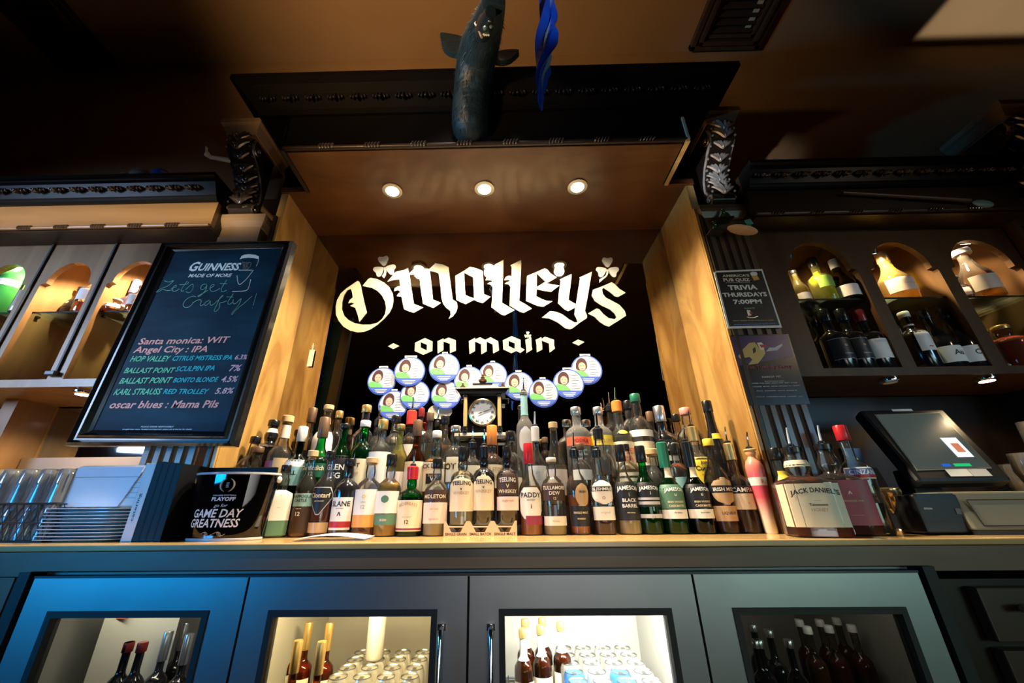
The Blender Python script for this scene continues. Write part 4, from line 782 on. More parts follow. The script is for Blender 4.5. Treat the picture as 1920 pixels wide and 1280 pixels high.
wpx('single white wine bottle with gold capsule alone in the middle arch', (1651,475), (1690,560), 50, 1.50, G1, gl='yellow', lq='gold', fill=.7, prof='burg', cap='G', caph=.2, labels=[(.16,.46,.85,'P',[('*',.38,.05,'K'),('Chardonnay',.3,.03,'A')])])
wpx('clear stoppered liqueur bottle at the left of the right lit arch', (1797,520), (1818,600), 40, 1.52, G1, name='liquor_bottle', gl='clear', lq='rose', fill=.4, prof='ball', cap='K', caph=.1, labels=[(.2,.5,.5,'S',[('Santa',.4,.05,'K')])])
wpx('clear long necked bottle with broad white cap in the right lit arch', (1812,470), (1862,600), 48, 1.48, G1, name='liquor_bottle', gl='clear', lq='gold', fill=.2, prof='burg', cap='W', caph=.1, capr=.55, labels=[(.12,.42,.85,'W',[])])
wpx('red wine bottle at the far left of the lower shelf, mostly behind the frame', (1530,590), (1548,690), 30, 1.56, G0, gl='black', prof='bord', cap='K', caph=.2)
wpx('red wine bottle with black label and gold seal, left of two alike', (1546,582), (1578,690), 42, 1.47, G0, gl='black', prof='bord', cap='K', caph=.2, labels=[(.18,.54,.75,'K',[('o',.40,.06,'A'),('Cabernet',.26,.025,'S')]), (.545,.55,.75,'S'), (.175,.18,.75,'S')])
wpx('red wine bottle with black label and gold seal, right of two alike', (1577,581), (1614,690), 42, 1.47, G0, gl='black', prof='bord', cap='K', caph=.2, labels=[(.18,.54,.75,'K',[('o',.40,.06,'A'),('Cabernet',.26,.025,'S')]), (.545,.55,.75,'S'), (.175,.18,.75,'S')])
wpx('red wine bottle with dark red capsule and pale blue white label', (1608,583), (1652,690), 44, 1.47, G0, gl='black', prof='bord', cap='T', caph=.2, labels=[(.18,.54,.8,'W',[('OREGON',.47,.04,'S')])])
wpx('wine bottle at the left of the middle bay with a faded low label', (1682,612), (1712,690), 34, 1.54, G0, gl='black', prof='bord', cap='K', caph=.2, labels=[(.1,.45,.8,'C')])
wpx('wine bottle with white cap tip and narrow picture label', (1696,586), (1738,690), 40, 1.47, G0, gl='black', prof='bord', cap='W', caph=.1, labels=[(.30,.66,.5,'W',[('~',.34,.08,'R')]), (.80,.83,1.9,'W')])
wpx('dark burgundy bottle with blue white script label, left of the last pair', (1731,582), (1780,690), 48, 1.48, G0, gl='black', prof='burg', cap='K', caph=.16, labels=[(.10,.38,.85,'W',[('Au',.22,.09,'K')])])
wpx('dark burgundy bottle with blue white script label, right of the last pair', (1764,581), (1824,690), 48, 1.48, G0, gl='black', prof='burg', cap='K', caph=.16, labels=[(.10,.38,.85,'W',[('Co',.22,.09,'K')])])
wpx('bottle of orange aperitif on the lowest shelf of the right lit arch', (1838,620), (1870,690), 52, 1.50, G0, name='liquor_bottle', gl='clear', lq='rose', fill=.7, prof='squat', cap='G', caph=.1)
wpx('bottle of copper red liqueur at the far right lower shelf', (1876,612), (1916,690), 56, 1.46, G0, name='liquor_bottle', gl='pink', lq='rose', fill=.8, prof='squat', cap='G', caph=.1)
# left cabinet
wpx('bright green glass bottle tilted white label in the leftmost lit arch', (52,478), (25,550), 46, 1.50, G1, name='liquor_bottle', gl='bright', lq='green2', fill=.7, prof='std', cap='W', caph=.06, labels=[(.44,.54,.8,'W')])
wpx('clear bottle with pale stopper beside the bright green bottle', (68,505), (52,560), 22, 1.46, G1, name='liquor_bottle', gl='clear', lq='water', prof='squat', cap='W', caph=.1)
wpx('bottle with dark label and white mark in the second arch', (152,540), (140,580), 30, 1.56, G1, name='liquor_bottle', gl='smoky', lq='dark', prof='ball', cap='K', labels=[(.4,.7,.8,'K',[('o',.5,.1,'W')])])
wpx('clear bottle with white cap half hidden by the frame of the second arch', (184,516), (160,580), 32, 1.48, G1, name='liquor_bottle', gl='clear', lq='amber', fill=.25, prof='std', cap='W', caph=.1, labels=[(.3,.6,.8,'W')])
wpx('round cream liqueur bottle with curled mark beside the violet capsule', (222,562), (212,582), 34, 1.48, G1, name='liquor_bottle', gl='clear', lq='amber', fill=.2, prof='ball', cap='W', labels=[(.3,.6,.8,'W',[('o',.4,.2,'K')])])
wpx('bottle with a shiny violet capsule in the bay next to the chalkboard', (254,526), (240,580), 28, 1.54, G1, name='liquor_bottle', gl='vio', lq='amber', fill=.25, prof='std', cap='V', caph=.34, labels=[(.1,.4,.8,'W')])
wpx('clear bottle touching the chalkboard frame in the lit bay', (268,535), (252,580), 26, 1.47, G1, name='liquor_bottle', gl='clear', lq='amber', fill=.25, prof='std', cap='W', caph=.1, labels=[(.2,.6,.8,'W')])
def atz(u, v, z):
    d = RT*((u-CX)/F)+DN*((v-640)/F)+FW; k = (z-EZ)/d.z
    return Vector((d.x*k, d.y*k, z))
# ---------------------------------------------------------------- chalkboard
YB = 1.345
t = thing('chalkboard', 'black framed blue-lit chalkboard listing beers, leaning before the left pilaster', 'chalkboard', (0, YB, 1.7), )
BO = Vector((0, YB, 1.7))
out = [at(*p, YB)-BO for p in ((308, 458), (553, 455), (441, 837), (127, 836))]
inn = [at(*p, YB)-BO for p in ((328, 472), (529, 465), (419, 809), (175, 806))]
def lerp(a, b, k): return a.lerp(b, k)
MB().add(inn+[p+Vector((0, .012, 0)) for p in inn], [(3,2,1,0),(4,5,6,7)]+[(i,(i+1)%4,4+(i+1)%4,4+i) for i in range(4)]).build('slate', pm('slate_blue_lit', (.004,.020,.045), .55, 0, (.006,.050,.085), (1,1,3), 3, lo=.4, hi=.65, spec=.12), t)  # blue light falling on the black board is put into the slate colour
fr = pm('board_frame', (.007,.007,.008), .25, coat=.5)
for i in range(4):
    j = (i+1) % 4; prof_ = ((0, .02), (0, -.012), (.18, -.020), (.35, -.012), (.45, -.012), (.62, -.020), (.82, -.006), (1, -.002), (1, .02)); b = []
    for k, d in prof_: b += [lerp(out[i], inn[i], k)+Vector((0, d, 0)), lerp(out[j], inn[j], k)+Vector((0, d, 0))]
    n = len(prof_); MB().add(b, [(2*q, 2*q+1, 2*q+3, 2*q+2) for q in range(n-1)]+[(2*n-2, 2*n-1, 1, 0)]).build('frame_rail', fr, t)
def chalk(c): return pm('chalk_'+c, {'w': (.85,.90,.95), 'p': (.95,.42,.36), 'g': (.16,.62,.36), 'c': (.02,.50,.58), 's': (.22,.62,.48), 'h': (.35,.30,.27), 'm': (.8,.45,.5)}[c], .7)
def put(name, mb, mat, par, off, smooth=False):
    mb.v = [tuple(Vector(p)-off) for p in mb.v]; return mb.build(name, mat, par, smooth)
def line(s, p0, p1, h, c, bold=.02, sh=.25, par=None, Y=None, off=None):
    mb = MB(); ptext(mb, s, p0, p1, h, (Y or YB-.0015), bold, sh); return put('lettering', mb, chalk(c) if c in 'wpgcshm' else lab(c), par or t, off or BO)
line('G', (351, 507.5), (367, 507.5), 17, 'w', .03); line('UINNESS', (369, 507), (446, 506), 13.5, 'w', .03)
line('MADE OF MORE', (352.5, 519.5), (432, 519), 6.5, 'w', .02)
for a in (('Santa monica: WIT', (258,645.5), (426,642), 12, 'p'), ('Angel City : IPA', (249,661), (388,659.5), 12, 'p'), ('HOP VALLEY', (243,677.4), (315.4,677), 10.5, 'g'), ('CITRUS MISTRESS IPA', (321.4,676), (434,674), 9, 'c'), ('6.3%', (439,673.5), (462,673), 9, 'm'),
          ('BALLAST POINT', (231.5,699), (324,698.5), 10, 'g'), ('SCULPIN IPA', (328,696), (401.5,694), 9.5, 'c'), ('7%', (428,695.5), (449,695), 12, 'm'),
          ('BALLAST POINT', (222.5,719), (318,717.5), 11, 'g'), ('BONITO BLONDE', (323.7,716.7), (406,715), 9, 'c'), ('4.5%', (413,716), (443,715), 11, 'm'),
          ('KARL STRAUSS', (212,740), (298.8,739), 11.5, 'g'), ('RED TROLLEY', (305,738), (388,738), 9.5, 'c'), ('5.8%', (402,738), (435.5,737), 11, 'm'),
          ('oscar blues : Mama Pils', (203,765), (406.8,763.5), 14, 'p'), ('PLEASE DRINK RESPONSIBLY', (264,801), (325,801), 2.6, 'w'), ('draught beer menu  bottled and imported  please ask at the bar for details', (229,805.5), (359,805.5), 2.4, 'w')):
    line(*a)
def zz(p, o=(280, 470), s=8): return (o[0]+p[0]/s, o[1]+p[1]/s)
def strokes(L, r, c, par, off, Y, zf, name='lettering'):
    b = MB()
    for s in L:
        pts = [zf(p) for p in smooth_path(s, 2)] if len(s) > 2 else [zf(p) for p in s]
        b.tube([at(u, v, Y) for u, v in pts], r, 5)
    return put(name, b, c, par, off, True)
strokes([[(225,450),(300,475),(375,435),(340,480),(260,540),(180,560),(110,610),(100,625),(170,600),(200,570),(260,600),(330,590)],
 [(330,570),(400,545),(410,515),(380,520),(345,565),(350,610),(400,605),(450,570)],[(570,455),(490,560),(470,610),(520,600)],[(455,510),(560,500)],[(590,470),(575,500)],
 [(545,585),(600,530),(655,490),(662,540),(640,600),(590,635),(548,612)],[(860,500),(800,500),(760,560),(790,590),(850,550),(865,500),(850,590),(790,650),(740,690),(720,680),(800,640),(880,590)],
 [(900,570),(970,530),(975,500),(930,510),(905,570),(930,615),(1000,600),(1060,560)],[(1160,440),(1080,560),(1075,610),(1110,615),(1160,590)],[(1060,490),(1165,495)],
 [(700,690),(650,675),(560,720),(505,790),(510,840),(560,855),(620,830),(665,775),(650,770)],[(665,775),(720,735),(790,735),(760,800),(770,830),(820,800)],
 [(900,740),(840,770),(820,810),(850,825),(900,780),(920,740),(905,800),(930,825),(980,790)],[(980,790),(1100,680),(1110,660),(1060,700),(1020,800),(975,880),(975,915),(1020,900),(1060,840),(1050,780),(1100,775),(1160,750)],
 [(1260,645),(1180,760),(1175,800),(1210,805),(1250,770)],[(1160,690),(1260,695)],[(1260,730),(1250,790),(1290,800),(1340,750),(1390,700),(1350,800),(1290,870),(1230,940),(1240,965),(1290,890),(1420,790),(1540,680)],
 [(1610,635),(1560,820)],[(1550,850),(1545,860)]], .0011, chalk('s'), t, BO, YB-.001, zz)
g = MB(); ppoly(g, [zz(p) for p in ((1355,130),(1385,75),(1430,58),(1500,50),(1590,60),(1645,85),(1640,125),(1560,108),(1480,104),(1400,112))], YB-.0012); put('foam_mark', g, chalk('w'), t, BO)
strokes([[(1640,110),(1635,170),(1605,230)],[(1315,370),(1325,460),(1345,515),(1400,480),(1480,400),(1560,290)],[(1245,610),(1360,605),(1465,600),(1500,530),(1520,430)],[(1340,290),(1540,290)]], .0013, chalk('w'), t, BO, YB-.001, zz, 'glass_outline')
strokes([[(1400,170),(1460,185),(1530,170),(1520,220),(1480,270),(1430,300),(1410,290),(1415,230),(1400,170)],[(1430,190),(1435,285)],[(1455,190),(1455,270)],[(1480,185),(1475,250)]], .0011, chalk('h'), t, BO, YB-.001, zz, 'harp_emblem')
# ---------------------------------------------------------------- posters on the right pilaster
YP = 1.378
def plate(name, pts, Y, mat, par, off, th=.0015):
    b = MB(); ppoly(b, pts, Y, th); return put(name, b, mat, par, off)
t = thing('trivia_poster', 'black poster with white border announcing trivia night on the right pilaster', 'poster', at(1402, 560, YP))
o3 = Vector(t.location)
def z7(p): return (1340+p[0]/9.14, 500+p[1]/9.14)
plate('sheet', [z7(p) for p in ((-15,92),(30,70),(815,38),(1155,1042),(228,1056))], YP, paper, t, o3)
plate('print_field', [z7(p) for p in ((20,98),(800,68),(1112,1000),(255,1020))], YP-.0008, lab('K'), t, o3, .0005)
for s, a, b_, h, c in (("AMERICA'S", (135,175), (600,165), 40, 'C'), ('PUB QUIZ', (155,250), (610,243), 52, 'P'), ('TRIVIA', (240,395), (740,385), 80, 'W'), ('THURSDAYS', (145,515), (905,500), 70, 'W'), ('7:00PM', (330,635), (815,625), 72, 'W'), ('www.americaspubquiz.com', (325,1000), (1045,978), 26, 'U'), ('a new trivia experience', (195,275), (610,268), 12, 'S'), ('hosted by', (515,715), (690,710), 16, 'S'), ('MANY PRIZES TO BE WON EACH WEEK', (320,930), (1020,918), 12, 'A')):
    line(s, z7(a), z7(b_), h/9.14, c, .035, 0, t, YP-.0012, o3)
plate('mug_print', [z7(p) for p in ((625,140),(720,135),(770,215),(675,235))], YP-.0011, lab('O'), t, o3, .0003)
plate('foam_print', [z7(p) for p in ((605,105),(650,85),(715,90),(735,125),(715,150),(630,150))], YP-.0013, lab('W'), t, o3, .0003)
plate('logo_print', [z7(p) for p in ((550,740),(610,745),(630,830),(575,840))], YP-.0011, lab('W'), t, o3, .0003)
plate('logo_print', [z7(p) for p in ((590,765),(650,775),(660,815),(610,810))], YP-.0014, lab('R'), t, o3, .0003)
strokes([[(555,860),(640,880),(740,850)]], .0012, lab('W'), t, o3, YP-.0012, z7, 'logo_swoosh')
t = thing('party_poster', 'dark purple party poster with a golden mask below the trivia poster', 'poster', at(1450, 690, YP+.004))
o3 = Vector(t.location); YQ = YP+.004
def z8(p): return (1280+p[0]/8, 640+p[1]/8)
plate('sheet', [(1370,628), (1478,626), (1519,757), (1407,760)], YQ, pm('poster_dark', (.008,.009,.014), .25), t, o3)
plate('purple_field', [(1372,630), (1477,628), (1488,668), (1385,685)], YQ-.0008, pm('poster_purple', (.05,.025,.13), .3), t, o3, .0004)
plate('mask_print', [z8(p) for p in ((835,220),(900,120),(1000,20),(1080,10),(1140,90),(1230,130),(1240,180),(1200,240),(1130,330),(980,350),(1050,270),(1000,230),(870,260))], YQ-.0013, lab('Y') if 0 else pm('mask_gold', (.62,.42,.12), .4), t, o3, .0004)
plate('mask_eye', [z8(p) for p in ((1050,110),(1090,80),(1100,150),(1060,185))], YQ-.0018, lab('K'), t, o3, .0003)
plate('mask_eye', [z8(p) for p in ((910,255),(1010,235),(1030,255),(950,290))], YQ-.0018, lab('K'), t, o3, .0003)
plate('feather_print', [z8(p) for p in ((1300,90),(1380,90),(1490,30),(1500,60),(1420,130),(1250,150))], YQ-.0013, lab('S'), t, o3, .0004)
plate('badge_print', [z8(p) for p in ((1115,20),(1180,12),(1230,60),(1220,130),(1170,130))], YQ-.0021, lab('P'), t, o3, .0003)
plate('badge_print', [z8(p) for p in ((1150,50),(1250,45),(1270,85),(1180,90))], YQ-.0024, lab('R'), t, o3, .0003)
for s, a, b_, h, c in (('Fat Tuesday Party', (970,410), (1655,395), 55, 'M'), ('MARCH 1ST', (1190,545), (1480,535), 26, 'S'), ('Mardi Gras themed cocktails', (1230,600), (1520,596), 12, 'S'), ('PRIZES FOR BEST COSTUME  BEST MASK', (1030,635), (1725,622), 14, 'S'), ('DANCING  BEADS  DRINK SPECIALS ALL NIGHT', (1030,685), (1760,668), 14, 'S'), ('live music and more', (1110,745), (1720,735), 12, 'S'), ('come celebrate with us', (1060,835), (1800,825), 12, 'S')):
    line(s, z8(a), z8(b_), h/8, c, .02, 0, t, YQ-.0014, o3)
# ---------------------------------------------------------------- round cards stuck on the mirror
hair = pm('print_hair', (.06,.02,.02), .5); skin = pm('print_skin', (.62,.36,.28), .5); shirt = pm('print_shirt', (.14,.42,.12), .5); rim = pm('print_blue_rim', (.06,.12,.50), .5); white = pm('print_white', (.56,.54,.58), .5)
CD = [(716,714,27,0),(768,696,29,.014),(833,689,29,.014),(737,759,28,.006),(778,740,28,.010),(836,740,28,.008),(879,713,28,.012),(924,704,27,.007),(973,723,28,.011),(1019,736.5,28,.014),(1066,719,29,.012),(1100,693,29,.004)]
CL = ['leftmost, beside the shaded wall','upper one of the left cluster','upper one right of the left cluster','lowest of the left cluster','overlapped lower one right of the lowest','lower one left of the clock under another','just left of the clock finial','behind the central clock finial','just above the frosted vodka spout','lowest of the right group','overlapping its higher neighbour on the right','highest and rightmost']
for k, (u, v, r, off) in enumerate(CD):
    Yc = YM-.008-off; c = at(u, v, Yc); d = Vector((c.x, Yc, c.z-EZ)).dot(FW); R0 = r*d/F
    t = thing('round_card', 'round white donation card with a dark-haired portrait, '+CL[k], 'card', c, 'round cards stuck on the mirror')
    def disc(rr, y, th=.001, n=32): return MB().prism([(rr*math.cos(2*math.pi*i/n), rr*math.sin(2*math.pi*i/n)) for i in range(n)], 'y', y, y+th)
    disc(R0, 0, .0015).build('card_disc', rim, t); disc(R0*.92, -.0006, .0006).build('white_field', white, t)
    nn = 14; a0, a1 = math.pi*1.17, math.pi*1.83
    MB().prism([(R0*.93*math.cos(a0+(a1-a0)*i/nn), R0*.93*math.sin(a0+(a1-a0)*i/nn)) for i in range(nn+1)], 'y', -.0012, -.0007).build('blue_band', rim, t)
    b = MB()
    for q, wd in enumerate((.42, .36, .24)): b.prism([(-R0*wd, -R0*(.60+.10*q)), (R0*wd, -R0*(.60+.10*q)), (R0*wd, -R0*(.65+.10*q)), (-R0*wd, -R0*(.65+.10*q))][::-1], 'y', -.0016, -.0013)
    b.build('band_print', white, t)
    sh = smooth_loop([(-.88,-.10),(-.70,-.02),(-.40,-.08),(-.10,-.14),(.12,-.46),(.05,-.46),(-.80,-.46),(-.90,-.3)], 2)
    MB().prism([(x*R0, y*R0) for x, y in sh][::-1], 'y', -.0013, -.0008).build('shirt_print', shirt, t)
    hr = smooth_loop([(-.70,.10),(-.66,.50),(-.45,.80),(-.15,.82),(.06,.55),(.04,.12),(-.12,.02),(-.45,-.02),(-.62,.02)], 2)
    MB().prism([(x*R0, y*R0) for x, y in hr][::-1], 'y', -.0017, -.0012).build('hair_print', hair, t)
    fc = [(-.28+.235*math.cos(2*math.pi*i/16), .22+.29*math.sin(2*math.pi*i/16)) for i in range(16)]
    MB().prism([(x*R0, y*R0) for x, y in fc][::-1], 'y', -.0020, -.0016).build('face_print', skin, t)
    b = MB()
    for x, y, w0, h0 in ((-.37,.26,.04,.02), (-.19,.26,.04,.02), (-.28,.07,.07,.018)): b.prism([(x*R0-w0*R0, y*R0-h0*R0), (x*R0+w0*R0, y*R0-h0*R0), (x*R0+w0*R0, y*R0+h0*R0), (x*R0-w0*R0, y*R0+h0*R0)][::-1], 'y', -.0023, -.0019)
    b.build('face_marks', pm('print_lips', (.35,.10,.08), .5), t)
    random.seed(k); b = MB()
    for q in range(6):
        x0_, wd = .14+.05*random.random(), .3+.25*random.random(); y0_ = .55-.18*q
        b.prism([(x0_*R0, y0_*R0), ((x0_+wd)*R0, (y0_+.02)*R0), ((x0_+wd)*R0, (y0_+.045)*R0), (x0_*R0, (y0_+.025)*R0)][::-1], 'y', -.0014, -.0009)
    b.build('writing', pm('print_grey', (.55,.53,.56), .5), t)
    wt_ = (.30, .40, .18, .2, .2, .2, .18, .16, .2, .2, .3, .34)[k]; MB().box((-R0*wt_, 0, R0*.95), (R0*wt_, .004, R0*1.10)).build('tape_tab', pm('tape', (.60,.57,.50), .4), t)
c = at(825, 771, YM-.004); t = tag(MB().prism([(.055*math.cos(i*math.pi/12), .035*math.sin(i*math.pi/12)) for i in range(24)], 'y', 0, .002).build('oval_card', cream), 'plain cream oval card low on the mirror left of the clock', 'card'); t.location = c
t = thing('hanging_tag', 'small cream tag hanging on a string in the shaded left side of the alcove', 'tag', at(583, 668, YM-.01))
MB().box((-.012, 0, -.05), (.012, .002, .035)).build('tag_board', cream, t); MB().tube([(0, .001, .035), (.004, .001, .055), (0, .001, .07), (-.004, .001, .055), (0, .001, .035)], .001, 5).build('string', cream, t)
# ---------------------------------------------------------------- mantel clock
Yk = 1.62; zb = at(905, 820, Yk).z; xc = at(905, 800, Yk).x
t = thing('clock_plinth', 'dark block under the mantel clock behind the bottles', 'plinth', (xc, 1.645, RZ[2]))
MB().box((-.06, -.015, 0), (.06, .045, zb-RZ[2])).build('block', wood_dark, t)
t = thing('mantel_clock', 'black mantel clock with golden columns and a round white dial', 'clock', (xc, Yk, zb))
sc = at(950, 780, Yk).x-at(860, 780, Yk).x; hh = at(905, 732, Yk).z-zb; Wc = sc/2
clk = pm('clock_black', (.008,.008,.009), .2, coat=.6); brs = pm('brass', (.70,.48,.20), .25, .9); mar = pm('clock_cream', (.75,.66,.50), .3)
MB().box((-Wc*1.12, -.035, 0), (Wc*1.12, .04, .014)).build('base', mar, t, bev=.002)
MB().box((-Wc*.80, -.018, .014), (Wc*.80, .035, hh*.90)).build('case', clk, t)
MB().prism([(-Wc*.95, hh*.88), (Wc*.95, hh*.88), (Wc*1.12, hh*.99), (-Wc*1.12, hh*.99)], 'y', -.04, .04).build('cornice', clk, t)
MB().box((-Wc*1.14, -.043, hh*.99), (Wc*1.14, .042, hh*1.01)).build('top_ledge', mar, t)
MB().prism([(-Wc*.7, hh*1.01), (Wc*.7, hh*1.01), (Wc*.62, hh*1.07), (-Wc*.62, hh*1.07)], 'y', -.03, .03).build('crest', mar, t)
MB().box((-Wc*.42, -.031, hh*1.09), (Wc*.42, .03, hh*1.12)).build('crest_bar', clk, t)
MB().box((-Wc*.48, -.028, hh*1.07), (Wc*.48, .028, hh*1.09)).build('crest_step', mar, t)
def fin(x, z, s, nm):
    MB().lathe([(.002,0),(.010*s,.001*s),(.012*s,.008*s),(.016*s,.012*s),(.016*s,.018*s),(.008*s,.022*s),(.009*s,.028*s),(.005*s,.031*s),(.006*s,.038*s),(.002*s,.044*s)], (x, -.01, z), 14).build(nm, pm('aged_bronze', (.14,.07,.03), .3, .6), t, True)
fin(-Wc*.85, hh*1.01, .75, 'finial'); fin(Wc*.85, hh*1.01, .75, 'finial'); fin(0, hh*1.12, 1.15, 'urn')
for sg in (-1, 1):
    x = sg*Wc*.70
    MB().lathe([(.011,.014),(.013,.02),(.013,.03),(.010,.036),(.011,.04)], (x, -.03, 0), 14).lathe([(.011,hh*.86),(.011,hh*.83),(.008,hh*.81)], (x, -.03, 0), 14).build('column_cap', clk, t, True)
    MB().lathe([(.0075,.04),(.0085,hh*.45),(.0075,hh*.81)], (x, -.03, 0), 14).build('column', pm('column_gold', (.85,.55,.22), .35, .3), t, True)
fz = hh*.50; Rf = Wc*.52
rx = Matrix.Rotation(math.pi/2, 3, 'X')
MB().lathe([(Rf*1.02, 0), (Rf*1.10, .003), (Rf*1.10, .010), (Rf*1.0, .012), (Rf*.98, .006)], (0, -.018, fz), 32, caps=False, rot=rx).build('bezel', brs, t, True)
dl = MB().lathe([(.0005, .004), (Rf, .004)], (0, -.018, fz), 32, caps=False, rot=rx).build('dial', paper, t)
b = MB()
for k, s in enumerate('XII I II III IIII V VI VII VIII IX X XI'.split()):
    a = math.pi/2-k*math.pi/6; v, f, asp = txt(s, .02); h_ = Rf*.2; w0 = min(asp*h_, Rf*.26); ca, sa = math.cos(a), math.sin(a)
    b.add([((Rf*.80*ca)+((x-.5)*w0*sa)+((y-.5)*h_*ca), -.0228, fz+(Rf*.80*sa)-((x-.5)*w0*ca)+((y-.5)*h_*sa)) for x, y in v], f)
b.build('numerals', lab('K'), dl)
def hand(a, L, w0):
    ca, sa = math.cos(a), math.sin(a); P = [(-.15*L, 0), (.3*L, w0), (L, 0), (.3*L, -w0)]
    MB().prism([(x*ca-y*sa, fz+x*sa+y*ca) for x, y in P], 'y', -.0245, -.0235).build('hand', lab('K'), dl)
hand(math.radians(20), Rf*.82, .0016); hand(math.radians(155+45), Rf*.45, .002)
# ---------------------------------------------------------------- ice bucket
YBk = 1.31; cx0 = (at(375, 900, YBk).x+at(520, 900, YBk).x)/2; hz = at(445, 888, YBk).z-1.0; wt = (at(520, 900, YBk).x-at(372, 900, YBk).x)/2; wb = (at(500, 1000, YBk).x-at(368, 1000, YBk).x)/2
t = thing('ice_bucket', 'dark translucent oval ice bucket lettered about game day on the counter', 'bucket', (cx0, YBk, 1.0))
n = 40; pf = [(wb*.9, .0005), (wb, .004), (wb+(wt-wb)*.5, hz*.5), (wt, hz*.97)]; sy_ = .55
MB().lathe(pf+[(wt-.004, hz*.97), (wb-.004, .010), (.001, .010)], (0,0,0), n, sy=sy_, caps=False).build('tub', glass('smoky_plastic', (.20,.19,.18), .38, .03, (.05,.05,.06)), t, True)
MB().lathe([(wt, hz*.965), (wt+.004, hz*.975), (wt+.003, hz), (wt-.004, hz)], (0,0,0), n, sy=sy_, caps=False).build('rim', pm('clear_rim', (.55,.57,.6), .15), t, True)
MB().lathe([(wb, 0), (wb+.003, .002), (wb+.003, .006), (wb, .008)], (0,0,0), n, sy=sy_, caps=False).build('foot_ring', pm('clear_rim', (.5,.5,.5), .15), t, True)
for sg in (-1, 1): MB().ball((sg*(wt+.004), 0, hz*.90), .012, 10, (.6, 1, .9)).build('handle_lug', pm('clear_rim', (.5,.5,.5), .15), t, True)
def onb(s, th0, th1, z, h, c, sh=.2, bold=.02):
    v, f, a = txt(s, bold); A = t
    pts = []
    for x, y in v:
        zz_ = z+y*h; rr = wb+(wt-wb)*zz_/hz+.0012; th = th0+(th1-th0)*x+sh*y*h/rr
        pts.append((rr*math.sin(th), -rr*sy_*math.cos(th)-.001, zz_))
    MB().add(pts, f).build('lettering', c, t)
PLt = pm('bucket_print', (.72,.68,.66), .5)
onb('GAME DAY', -.72, .62, hz*.335, hz*.12, PLt); onb('GREATNESS', -.80, .60, hz*.195, hz*.12, PLt); onb('go for', -.10, .22, hz*.48, hz*.05, PLt, .3, 0); onb('PLAYOFF', -.20, .38, hz*.57, hz*.055, PLt, .1, .04); onb('COLLEGE FOOTBALL', -.18, .39, hz*.64, hz*.02, PLt, 0)
b = MB()
for sg in (-1, 1):
    P = []
    for i in range(15):
        a = -1.25+2.5*i/14; th = .12+sg*.16*math.cos(a)*1.0; zz_ = hz*.80+hz*.10*math.sin(a); rr = wb+(wt-wb)*zz_/hz+.001; P.append((rr*math.sin(th), -rr*sy_*math.cos(th)-.001, zz_))
    b.tube(P, [.0006+.0022*math.sin(math.pi*i/14) for i in range(15)], 5)
for q in range(4):
    zz_ = hz*(.765+.02*q); rr = wb+(wt-wb)*zz_/hz+.0015; b.box((rr*math.sin(.09), -rr*sy_-.001, zz_), (rr*math.sin(.15), -rr*sy_*.97, zz_+.0022))
b.build('football_emblem', pm('emblem_bronze', (.40,.32,.24), .4), t)
b = MB()
for ph in (-.22, .12):
    P = []
    for i in range(16):
        a = i/15*2*math.pi; th = ph+.12*math.sin(a)+.05*a-.1; zz_ = hz*.10+hz*.03*math.sin(2*a); rr = wb+(wt-wb)*zz_/hz+.001; P.append((rr*math.sin(th), -rr*sy_*math.cos(th)-.001, zz_))
    b.tube(P, .0007, 5)
b.build('flourish', pm('emblem_bronze', (.40,.32,.24), .4), t)
# paper on the counter
A = at(628, 1004, 1.27); t = thing('folded_paper', 'folded white paper lying on the counter in front of the shield label bottle', 'paper', (A.x, 1.27, 1.0))
vs = []; 
for i in range(9):
    x = -.10+.20*i/8; z = .004+.010*math.sin(math.pi*i/8); sh = .02*i/8
    vs += [(x, -.055+sh, z), (x, .065-.03*(1-i/8), z+.003)]
MB().add(vs+[(p[0], p[1], p[2]-.0015) for p in vs], [(2*i, 2*i+2, 2*i+3, 2*i+1) for i in range(8)]).build('top_sheet', paper, t, True)
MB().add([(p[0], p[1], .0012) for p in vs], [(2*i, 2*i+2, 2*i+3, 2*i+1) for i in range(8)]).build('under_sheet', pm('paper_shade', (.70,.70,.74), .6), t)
# ---------------------------------------------------------------- plates, menus, glasses at the left end
Yp = 1.30; xa, xb_ = at(88, 1003, Yp).x, at(243, 1003, Yp).x; px0 = (xa+xb_)/2; pw = (xb_-xa)/2; ztop = at(150, 952, Yp).z
pl = pm('porcelain', (.88,.89,.90), .15, coat=.6); me = None; N_ = 10; dz = (ztop-1.0)/N_
LBL = ['bottom','second from the bottom','third from the bottom','fourth from the bottom','fifth from the bottom','fifth from the top','fourth from the top','third from the top','second from the top','topmost']
for i in range(N_):
    t = thing('square_plate', 'white square plate, %s of the stack left of the menus' % LBL[i], 'plate', (px0+.002*random.uniform(-1, 1), Yp+.06, 1.0+i*dz), 'stack of white square plates')
    if me is None:
        o_ = MB().lathe([(.001, 0), (pw*.70, 0), (pw*.74, .002), (pw*.96, dz*.60), (pw, dz*.66), (pw, dz*.84), (pw*.96, dz*.90), (pw*.72, .006), (.001, .005)], (0,0,0), 40, ex=9, caps=False, sy=.9).build('plate_body', pl, t, True); me = o_.data
    else: inst('plate_body', me, t, (0, 0, 0))
zt = ztop+.002; h_ = at(200, 872, Yp).z-zt
t = thing('paper_box', 'white folded paper box with a bluish front sheet standing on the stacked plates', 'box', (px0, Yp+.06, zt))
MB().box((-pw*.93, -.055, 0), (pw*1.0, .012, h_)).build('carton', pm('carton_white', (.74,.74,.74), .5), t, bev=.006)
MB().prism([(-pw*.93, .001), (pw*.45, .001), (pw*.60, h_*.35), (pw*.80, h_*.95), (-pw*.90, h_*.95), (-pw*.93, h_*.8)], 'y', -.060, -.056).build('front_sheet', pm('sheet_blue_white', (.66,.72,.82), .45), t)
